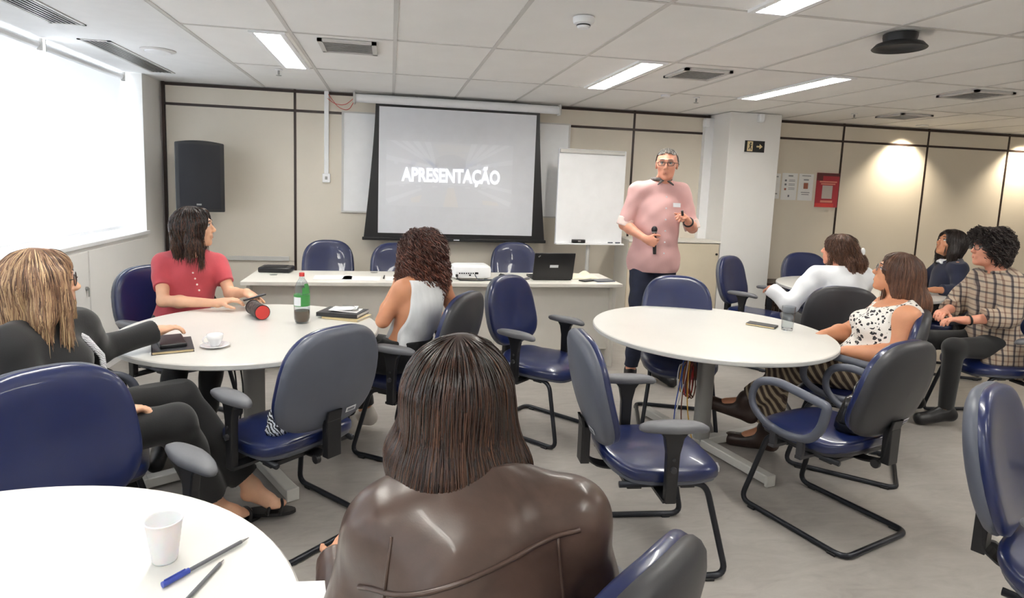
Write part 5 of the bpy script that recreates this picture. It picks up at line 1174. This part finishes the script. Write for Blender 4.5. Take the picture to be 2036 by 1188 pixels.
# --- man in coral
def p_red():
    p = Person('long haired man in a coral short sleeved top at the left table', (-1.28, 4.0), (-1.175, 4.00, 1.215), (-1.225, 4.05, 1.035), (-1.235, 4.06, .88), (-1.28, 4.02, .58), -165, -150, -83, 4, 0, 'skin_light', .005, 1.03, .175, 1.0, True, armr=.90, neck=.052, sh=((-1.380, 4.02, .975), (-1.075, 4.13, .975)))
    p.arm('R', (-1.32, 3.86, .785), (-1.00, 3.80, .785), dict(f=(.9, .1, .22), n=(.25, .15, -.9), t=-1, c=.40))
    p.arm('L', (-.985, 4.02, .80), (-.86, 3.90, .83), dict(f=(.5, -.55, -.15), n=(.1, -.2, -.9), t=1, c=.55))
    p.leg('R', (-1.16, 3.60, .54), (-1.20, 3.45, .12), (-1.18, 3.28, .03)); p.leg('L', (-.99, 3.66, .54), (-1.03, 3.62, .12), (-1.0, 3.45, .03))
    p.build(); t = p.t
    p.wear('trousers', M['blackcloth'], .012, legs=1.95, hem=(p.P + V(0, 0, .10), (0, 0, 1)), fold=(.004, 30, 4.), bust=False)
    p.wear('knitted_top', M['redtee'], .015, arms=.62, hem=((0, 0, .53), (0, 0, -1)), neckcut=(p.N + V(.0, -.02, .025), (.05, -.45, 1)), fold=(.007, 26, 2.6))
    for k in range(4): obj('button', MB().ball(V(-1.165 + .012 * k, 3.905 - .004 * k, .95 - .035 * k) - p.og, (.006, .004, .006), 10), M['cuff'], t)
    face_parts(t, p.og, p.H, p.hf, 1.03, M['h_dark'])
    def hp(G, at):
        for x in (-1, 1): G.cone(at(x * .062, .0, .01), at(x * .080, -.015, -.085), .036, .032, .03); G.cone(at(x * .066, .035, .03), at(x * .070, .035, -.05), .022, .016, .02)
        G.cone(at(.075, .01, -.10), at(.080, .03, -.140), .028, .016, .03); G.cone(at(0, -.055, 0), at(-.01, -.085, -.105), .078, .055, .04)
    hairdo(t, p.og, p.H, p.hf, 1.03, M['h_dark'], hp, .010, 4500, .11, .0012, .11, seed=5, lift=.008)
    for (Hp, K, A, T, sd) in p.legs: pass
    p.shoes(M['black'])
    m = thing('phone', 'dark phone held between the hands of the man in coral', 'phone', (-.80, 3.83, .815), 20); obj('phone_body', MB().box((0, 0, 0), (.13, .065, .009), rotm(0, -8, -14)), M['black'], m, bevel=.003); obj('phone_screen', MB().box((0, 0, .0052), (.12, .058, .0008), rotm(0, -8, -14)), M['shell'], m)
# --- blonde woman
def p_blonde():
    p = Person('blonde woman in a black jacket with patterned lapel, reaching to the table', (-1.22, 2.48), (-1.235, 2.44, 1.13), (-1.285, 2.46, .965), (-1.27, 2.46, .82), (-1.24, 2.45, .58), -65, -70, -68, 2, 0, 'skin_light', .005, 1.0, .16, 1.08, False, neck=.048, sh=((-1.27, 2.29, .925), (-1.21, 2.62, .925)))
    p.arm('L', (-1.20, 2.74, .80), (-1.05, 2.955, .822), dict(f=(.66, .58, .10), n=(.0, .0, -1), t=1, c=.30, sp=.35, cs=(.30, .38, .42, .46)))
    p.arm('R', (-1.16, 2.24, .71), (-.99, 2.40, .655), dict(f=(.6, .75, -.10), n=(0, 0, -1), t=1, c=.3))
    p.leg('L', (-.87, 2.70, .60), (-.60, 2.76, .15), (-.475, 2.755, .05)); p.leg('R', (-.83, 2.52, .55), (-.74, 2.68, .12), (-.62, 2.74, .03))
    p.build(); t = p.t
    p.wear('trousers', M['blackcloth'], .014, legs=1.88, hem=(p.P + V(0, 0, .09), (0, 0, 1)), fold=(.005, 26, 1.4), bust=False, flare=.012)
    p.wear('jacket', M['blackcloth'], .018, arms=1.96, hem=((0, 0, .53), (0, 0, -1)), neckcut=(p.N + V(.02, .01, .055), (.15, .05, 1)), fold=(.005, 24, .6), flare=.006)
    a = p.N + V(.065, .045, .0); b = p.P + V(.165, .075, .12); m_ = lerp(a, b, .5) + V(.055, .02, 0); obj('patterned_lapel', MB().tube([a - p.og, lerp(a, m_, .55) + V(.012, .0, .012) - p.og, m_ - p.og, lerp(m_, b, .6) - p.og, b - p.og], .012, 8, flat=.5), M['zig2'], t, smooth=True)
    face_parts(t, p.og, p.H, p.hf, 1.0, M['h_blonde'])
    glasses(t, p.og, p.H, p.hf, 1.0, M['darkboots'], .025, .020, .0018)
    def hp(G, at):
        for x in (-1, 1): G.cone(at(x * .066, .0, .02), at(x * .082, .0, -.115), .042, .038, .03); G.cone(at(x * .064, .050, .035), at(x * .066, .060, -.09), .026, .026, .02)
        G.cone(at(0, -.055, 0), at(0, -.065, -.125), .085, .062, .04)
    hairdo(t, p.og, p.H, p.hf, 1.0, M['h_blonde'], hp, .014, 7000, .15, .0011, .06, seed=8, lift=.005, face=(.052, .07, .13), fy=.125, cv=.26)
    for (Hp, K, A, T, sd) in p.legs:
        d = nrm((T - A) * V(1, 1, 0)); c = V(T[0], T[1], 0) - d * .05; zz = T[2] - .03; R = frame(math.degrees(math.atan2(-d[0], d[1]))); mb = MB()
        vs = []
        for z in (zz + .001, zz + .016):
            for q in range(20):
                a = 2 * pi * q / 20; v = c + R @ V(.038 * cos(a) * (1 + .12 * sin(a)), .118 * sin(a), z); vs.append(v - p.og)
        mb.add(vs, [tuple(range(19, -1, -1)), tuple(range(20, 40))] + [(i, (i + 1) % 20, 20 + (i + 1) % 20, 20 + i) for i in range(20)])
        mb.box(c - d * .075 + V(0, 0, zz + .008) - p.og, (.045, .04, .03), Matrix(R.tolist())) if False else None
        sd_ = obj('sandal', mb, M['black'], t)
        for off, rr in ((.055, .041), (.0, .043)):
            cc = c + d * off; obj('sandal_strap', MB().tube([cc + R @ V(rr * cos(a), .008 * sin(2 * a), zz + .014 + .042 * sin(a)) - p.og for a in [pi * i / 12 for i in range(13)]], .006, 6, flat=1.8), M['black'], sd_, smooth=True)
M['zig2'] = stripes('black_white_trim', [(30, 32, 40), (226, 228, 232), (226, 228, 232)], 60, (radians(45), 0, 0), 'Z', dist=4)
# --- curly haired woman
def p_curly():
    p = Person('woman with auburn curls and white tank top seen from behind', (.15, 3.42), (.19, 3.44, 1.155), (.185, 3.385, 1.005), (.17, 3.37, .85), (.09, 3.44, .56), 42, 55, -12, 2, 0, 'skin_tan', .0055, .98, .15, .92, False, neck=.045, sh=((.300, 3.465, .955), (.070, 3.305, .955)))
    p.arm('L', (-.03, 3.32, .785), (.05, 3.46, .975), dict(f=(.2, .1, .9), n=(.6, .3, -.2), t=1, c=.8))
    p.arm('R', (.40, 3.50, .76), (.25, 3.66, .72), dict(f=(-.7, .5, 0), n=(0, 0, -1), t=1, c=.5))
    p.leg('L', (-.26, 3.52, .54), (-.24, 3.60, .12), (-.36, 3.66, .03)); p.leg('R', (-.20, 3.68, .54), (-.13, 3.72, .12), (-.24, 3.80, .03))
    p.build(); t = p.t
    p.wear('trousers', M['blackcloth'], .014, legs=1.9, hem=(p.P + V(0, 0, .11), (0, 0, 1)), fold=(.005, 28, 2.), bust=False)
    sl = nrm(p.sL - p.sR)
    p.wear('tank_top', M['whiteknit'], .010, hem=((0, 0, .59), (0, 0, -1)), neckcut=(p.N + V(0, -.0, -.015), (0, .25, 1)), fold=(.003, 30, 1.), cuts=((lerp(p.sL, p.N, .10), tuple(sl * .95 + V(0, 0, .1))), (lerp(p.sR, p.N, .10), tuple(-sl * .95 + V(0, 0, .1)))))
    face_parts(t, p.og, p.H, p.hf, .98, M['h_curly'])
    def hp(G, at):
        for x in (-1, 1): G.cone(at(x * .058, -.01, .02), at(x * .085, -.01, -.15), .062, .055, .04)
        G.cone(at(0, -.055, 0), at(0, -.060, -.17), .085, .068, .04); G.cone(at(-.09, .03, -.10), at(-.10, .07, -.24), .035, .02, .03)
    hairdo(t, p.og, p.H, p.hf, .98, M['h_curly'], hp, .018, 3000, .09, .0017, .15, curl=.008, cfreq=120, seed=11, lift=.014)
    p.shoes(M['shoewhite'])
# --- foreground woman in leather jacket
def p_front():
    p = Person('long dark haired woman in a brown leather jacket, seen from behind in the foreground', (.15, 1.02), (.145, 1.165, 1.125), (.15, 1.085, .985), (.155, 1.06, .84), (.16, .98, .58), -9, -5, -28, 2, 0, 'skin_mid', .007, 1.0, .185, 1.18, False, armr=1.05, neck=.05, sh=((.345, 1.035, .915), (.005, 1.085, .895)))
    p.arm('L', (-.075, 1.08, .68), (-.10, 1.31, .70), dict(f=(.2, .9, .05), n=(0, 0, -1), t=1, c=.3)); p.arm('R', (.42, 1.08, .70), (.30, 1.30, .63), dict(f=(-.5, .8, 0), n=(0, 0, -1), t=-1, c=.4))
    p.leg('L', (.02, 1.42, .55), (.0, 1.45, .12), (.0, 1.60, .03)); p.leg('R', (.24, 1.40, .55), (.26, 1.40, .12), (.28, 1.55, .03))
    p.build(); t = p.t
    p.wear('trousers', M['blackcloth'], .012, legs=1.9, hem=(p.P + V(0, 0, .10), (0, 0, 1)), fold=(.004, 28, 2.), bust=False)
    p.wear('leather_jacket', M['leather'], .024, arms=1.95, hem=((0, 0, .50), (0, 0, -1)), neckcut=(p.N + V(0, 0, .045), (0, .2, 1)), fold=(.008, 19, 1.9), vox=.006)
    # yoke seam and armhole seams lie on the back of the jacket
    def surf(path, off=.0):
        import mathutils
        jk = [o for o in t.children if o.name.startswith('leather_jacket')][0]; out = []
        me = jk.data; bv = mathutils.bvhtree.BVHTree.FromPolygons([v.co for v in me.vertices], [q.vertices[:] for q in me.polygons])
        for a in path:
            v = Vector(tuple(V(a[0], .3, a[2]) - p.og)); loc, nn, i_, d_ = bv.ray_cast(v, Vector((0, 1, 0)))
            if loc is not None: out.append(loc + Vector((0, -off, 0)))
        return out
    ys = [(.335 - .38 * i / 24, 0, .955 - .085 * (i / 24) - .03 * (i / 24) ** 3) for i in range(25)]
    obj('yoke_seam', MB().tube(surf(ys, .0015), .0045, 8), M['leather'], t, smooth=True)
    for x0, s_ in ((-.01, -1), (.315, 1)):
        pth = [(x0 - s_ * .02 * (i / 12) ** 2, 0, .66 + .024 * i) for i in range(13)]
        obj('armhole_seam', MB().tube(surf(pth, .001), .003, 8), M['leather'], t, smooth=True)
    def hp(G, at):
        for x in (-1, 1): G.cone(at(x * .045, -.01, .03), at(x * .100, -.02, -.13), .050, .046, .04); G.cone(at(x * .100, -.02, -.12), at(x * .112 + .010, -.03, -.21 - .025 * (x > 0)), .046, .034, .03)
        G.cone(at(0, -.045, .01), at(0, -.085, -.14), .090, .078, .05); G.cone(at(.0, -.085, -.13), at(.02, -.10, -.20), .075, .045, .05); G.cone(at(.05, -.075, -.13), at(.07, -.09, -.255), .058, .038, .04); G.cone(at(-.06, -.07, -.12), at(-.07, -.08, -.19), .055, .035, .04)
    hairdo(t, p.og, p.H, p.hf, 1.0, M['h_dark'], hp, .012, 9000, .22, .0010, .025, seed=21, lift=.004, vox=.005, seg=14, fold=.0004)
    face_parts(t, p.og, p.H, p.hf, 1.0, M['h_dark'])
    p.shoes(M['black'])
# --- woman in white shirt with half-up hair
def p_pony():
    p = Person('woman in a white shirt with half tied wavy brown hair, back to the room', (3.15, 3.85), (3.29, 3.98, 1.15), (3.28, 3.92, .995), (3.27, 3.90, .83), (3.18, 3.83, .56), -8, -22, 38, 4, 0, 'skin_pink', .007, 1.02, .19, 1.12, False, armr=1.1)
    p.arm('L', (2.90, 3.94, .75), (2.83, 4.08, .84), dict(f=(.5, .6, -.1), n=(0, 0, -1), t=1, c=.8, s=.8)); p.arm('R', (3.55, 4.08, .77), (3.62, 4.30, .78), dict(f=(.3, .9, 0), n=(0, 0, -1), t=-1, c=.4))
    p.leg('L', (3.20, 4.30, .55), (3.22, 4.35, .12), (3.25, 4.50, .03)); p.leg('R', (3.40, 4.25, .55), (3.46, 4.30, .12), (3.50, 4.44, .03))
    p.build(); t = p.t
    p.wear('trousers', M['blackcloth'], .012, legs=1.9, hem=(p.P + V(0, 0, .10), (0, 0, 1)), bust=False)
    p.wear('shirt', M['whiteshirt'], .018, arms=1.99, hem=((0, 0, .54), (0, 0, -1)), neckcut=(p.N + V(0, 0, .05), (0, .1, 1)), fold=(.006, 26, 3.), flare=.008)
    p.shoes(M['black'])
    face_parts(t, p.og, p.H, p.hf, 1.02, M['h_brown'])
    def hp(G, at):
        for x in (-1, 1): G.cone(at(x * .05, -.03, 0), at(x * .045, -.05, -.07), .040, .03, .03)
        G.cone(at(0, -.10, .005), at(.015, -.125, -.07), .040, .060, .03); G.cone(at(.015, -.125, -.07), at(.03, -.135, -.165), .060, .042, .03); G.cone(at(-.04, -.09, -.07), at(-.05, -.11, -.15), .045, .03, .03)
    hairdo(t, p.og, p.H, p.hf, 1.02, M['h_brown'], hp, .007, 3000, .12, .0014, .10, curl=.004, cfreq=80, seed=31, lift=.008)
    c = p.H + p.hf @ V(.004, -.160, .018) - p.og; obj('hair_clip', MB().ball(c, (.018, .018, .030), 14), M['ceramic'], t, smooth=True)
# --- woman in leopard print
def p_lady():
    p = Person('woman in a sleeveless leopard print blouse leaning back with long brown hair', (2.66, 2.98), (2.825, 2.95, 1.125), (2.83, 2.90, .965), (2.80, 2.91, .82), (2.68, 2.97, .57), 58, 52, 50, 14, 0, 'skin_tan', .0055, 1.0, .175, 1.22, False, armr=1.35, legr=1.08, sh=((2.905, 3.07, .905), (2.75, 2.765, .905)))
    p.arm('L', (2.70, 2.74, .715), (2.49, 2.86, .705), dict(f=(-.8, .5, -.05), n=(0, 0, -1), t=-1, c=.3)); p.arm('R', (2.78, 3.22, .72), (2.56, 3.14, .725), dict(f=(-.8, -.3, .05), n=(0, 0, -1), t=1, c=.5))
    p.leg('L', (2.34, 3.02, .58), (2.14, 3.22, .30), (2.00, 3.34, .25)); p.leg('R', (2.30, 3.15, .55), (2.26, 3.17, .14), (2.12, 3.28, .035))
    p.flatsole = True; p.build(); t = p.t
    p.wear('striped_trousers', M['striped'], .016, legs=1.90, hem=(p.P + V(0, 0, .12), (0, 0, 1)), fold=(.006, 26, 2.), flare=.014, bust=False)
    sl = nrm(p.sL - p.sR)
    p.wear('sleeveless_blouse', M['leopard'], .012, hem=((0, 0, .60), (0, 0, -1)), neckcut=(p.N + V(-.02, .01, .012), (-.3, .25, 1)), fold=(.004, 30, 1.), cuts=((lerp(p.sL, p.N, -.12), tuple(sl + V(0, 0, .25))), (lerp(p.sR, p.N, -.12), tuple(-sl + V(0, 0, .25)))))
    face_parts(t, p.og, p.H, p.hf, 1.0, M['h_brown'])
    glasses(t, p.og, p.H, p.hf, 1.0, M['shell'], .024, .018, .0014)
    def hp(G, at):
        b = p.hf @ V(0, -1, 0); b = nrm(b * V(1, 1, 0)); h0 = at(0, -.05, .0)
        for x in (-1, 1): G.cone(at(x * .055, -.02, .02), at(x * .065, -.05, -.08), .040, .045, .03)
        G.cone(h0, h0 + b * .045 + V(0, 0, -.15), .082, .082, .05); G.cone(h0 + b * .045 + V(0, 0, -.15), h0 + b * .055 + V(0, 0, -.31), .085, .045, .04)
    hairdo(t, p.og, p.H, p.hf, 1.0, M['h_brown'], hp, .012, 5000, .18, .0012, .04, seed=41, lift=.005)
    obj('earring', MB().tube([p.H + p.hf @ V(-.082, -.012, -.048 - .010 + .010 * cos(a)) + p.hf @ V(0, .008 * sin(a), 0) - p.og for a in [2 * pi * i / 14 for i in range(14)]], .0016, 6, closed=True), M['chrome'], t, smooth=True)
    for (Hp, K, A, T, sd) in p.legs:
        G = SDF(); d = nrm((T - A) * V(1, 1, 0)); z0 = max(0, A[2] - .12); hl = V(A[0], A[1], z0 + .035) - d * .03; tp = V(T[0], T[1], max(.03, T[2]))
        G.cone(hl, tp + d * .02, .042, .043, .02); G.cone(A + V(0, 0, .02), hl, .048, .038, .03); G.cone(A, lerp(hl, tp, .5) + V(0, 0, .02), .038, .034, .03)
        vmesh('boot', G, .006, M['darkboots'], t, p.og)
# --- woman in navy sweater
def p_navy():
    p = Person('woman with dark bob in a navy sweater with white collar at the far table', (4.99, 4.63), (4.93, 4.60, 1.17), (4.97, 4.60, 1.005), (4.97, 4.60, .84), (4.98, 4.62, .57), 62, 62, 78, 16, 0, 'skin_tan', .0065, 1.02, .17, 1.12, False, bust=False)
    p.arm('L', (4.83, 4.36, .78), (4.62, 4.40, .785), dict(f=(-.9, .1, 0), n=(0, 0, -1), t=-1, c=.4)); p.arm('R', (4.98, 4.88, .78), (4.75, 4.82, .785), dict(f=(-.9, -.2, 0), n=(0, 0, -1), t=1, c=.4))
    p.leg('L', (4.62, 4.64, .55), (4.58, 4.66, .12), (4.44, 4.70, .03)); p.leg('R', (4.68, 4.86, .55), (4.62, 4.88, .12), (4.48, 4.92, .03))
    p.build(); t = p.t
    p.wear('trousers', M['blackcloth'], .012, legs=1.9, hem=(p.P + V(0, 0, .10), (0, 0, 1)), bust=False)
    p.wear('sweater', M['navy'], .018, arms=1.75, hem=((0, 0, .52), (0, 0, -1)), neckcut=(p.N + V(0, 0, .045), (-.25, -.05, 1)), fold=(.005, 26, 3.), flare=.004, bust=False)
    G = SDF(); c = p.N + V(-.01, 0, .02)
    for i in range(16): a = 2 * pi * i / 16; b = 2 * pi * (i + 1) / 16; G.cone(c + p.tf @ V(.075 * cos(a), .07 * sin(a), -.012 * sin(a)), c + p.tf @ V(.075 * cos(b), .07 * sin(b), -.012 * sin(b)), .015, .015, .004)
    for s_ in (-1, 1): G.cone(c + p.tf @ V(s_ * .02, .085, -.02), c + p.tf @ V(s_ * .06, .085, -.03), .014, .010, .01)
    vmesh('white_collar', G, .005, M['whiteshirt'], t, p.og)
    p.shoes(M['black'])
    face_parts(t, p.og, p.H, p.hf, 1.02, M['h_black'])
    def hp(G, at):
        for x in (-1, 1): G.cone(at(x * .062, -.01, .02), at(x * .078, -.005, -.08), .040, .040, .03)
        G.cone(at(0, -.055, 0), at(0, -.06, -.09), .085, .070, .04)
    hairdo(t, p.og, p.H, p.hf, 1.02, M['h_black'], hp, .014, 2500, .12, .0015, .08, seed=51, lift=.006)
# --- person in plaid
def p_plaid():
    p = Person('person with short dark curls and glasses in a beige plaid shirt at the right edge', (4.16, 3.46), (4.10, 3.52, 1.225), (4.15, 3.47, 1.045), (4.15, 3.46, .87), (4.16, 3.46, .57), 78, 80, 74, 3, 0, 'skin_pink', .0055, 1.04, .175, 1.05, True, neck=.05, legr=.88)
    p.arm('L', (4.03, 3.27, .80), (3.80, 3.36, .76), dict(f=(-.85, .4, 0), n=(0, 0, -1), t=-1, c=.4)); p.arm('R', (4.08, 3.70, .79), (3.86, 3.58, .77), dict(f=(-.8, -.45, .05), n=(0, .1, -1), t=1, c=.5))
    p.leg('L', (3.78, 3.40, .56), (3.80, 3.42, .12), (3.66, 3.46, .03)); p.leg('R', (3.78, 3.62, .56), (3.78, 3.66, .12), (3.64, 3.70, .03))
    p.build(); t = p.t
    p.wear('trousers', M['blackcloth'], .012, legs=1.98, hem=(p.P + V(0, 0, .10), (0, 0, 1)), bust=False)
    def ex(G):
        G.cone(p.P + V(0, -.10, -.02), p.P + V(-.16, -.14, -.16), .10, .075, .04, (True, False)); G.cone(p.P + V(.02, -.12, 0), p.P + V(.0, -.17, -.20), .09, .07, .04, (True, False))
    p.wear('plaid_shirt', M['plaid'], .024, arms=1.55, hem=((0, 0, .36), (0, 0, -1)), neckcut=(p.N + V(0, 0, .045), (-.4, .1, 1)), fold=(.008, 24, 1.2), flare=.010, extra=ex)
    G = SDF(); c = p.N + V(0, 0, .035)
    for i in range(14): a = radians(110 + 320 * i / 14); b = radians(110 + 320 * (i + 1) / 14); G.cone(c + p.tf @ V(.072 * cos(a), .068 * sin(a), .004 - .015 * sin(a)), c + p.tf @ V(.072 * cos(b), .068 * sin(b), .004 - .015 * sin(b)), .014, .014, .004)
    vmesh('shirt_collar', G, .005, M['plaid'], t, p.og)
    p.shoes(M['black'])
    face_parts(t, p.og, p.H, p.hf, 1.04, M['h_black'])
    glasses(t, p.og, p.H, p.hf, 1.04, M['black'], .025, .019, .0022)
    def hp(G, at):
        for x in (-1, 1): G.cone(at(x * .060, -.03, .04), at(x * .066, -.045, -.05), .042, .034, .03)
        G.cone(at(0, .055, .100), at(0, -.05, .095), .050, .055, .04); G.cone(at(0, -.07, .03), at(0, -.075, -.07), .070, .050, .04); G.cone(at(-.03, .085, .085), at(.03, .085, .085), .026, .026, .02)
    hairdo(t, p.og, p.H, p.hf, 1.04, M['h_black'], hp, .009, 2500, .05, .0018, .25, curl=.007, cfreq=150, seed=61, lift=.012, face=(.072, .09, .105), fy=.12, seg=7)
    Wr = lerp(p.arms[0][1], p.arms[0][2], .9); d = nrm(p.arms[0][2] - p.arms[0][1]); u = nrm(np.cross(d, (0, 0, 1))); w = np.cross(d, u)
    obj('wristband', MB().tube([Wr + u * .030 * cos(a) + w * .030 * sin(a) - p.og for a in [2 * pi * i / 18 for i in range(18)]], .005, 8, closed=True, flat=2), M['black'], t, smooth=True)
for fn in (p_presenter, p_red, p_blonde, p_curly, p_front, p_pony, p_lady, p_navy, p_plaid): fn()
tag(obj('brown_wallet', MB().box((3.78, 4.98, TZ + .012), (.10, .07, .024), rotm(30)), mat('brown_wallet_leather', (120, 58, 44), .5), bevel=.006), 'small brown wallet on the far right table', 'wallet')
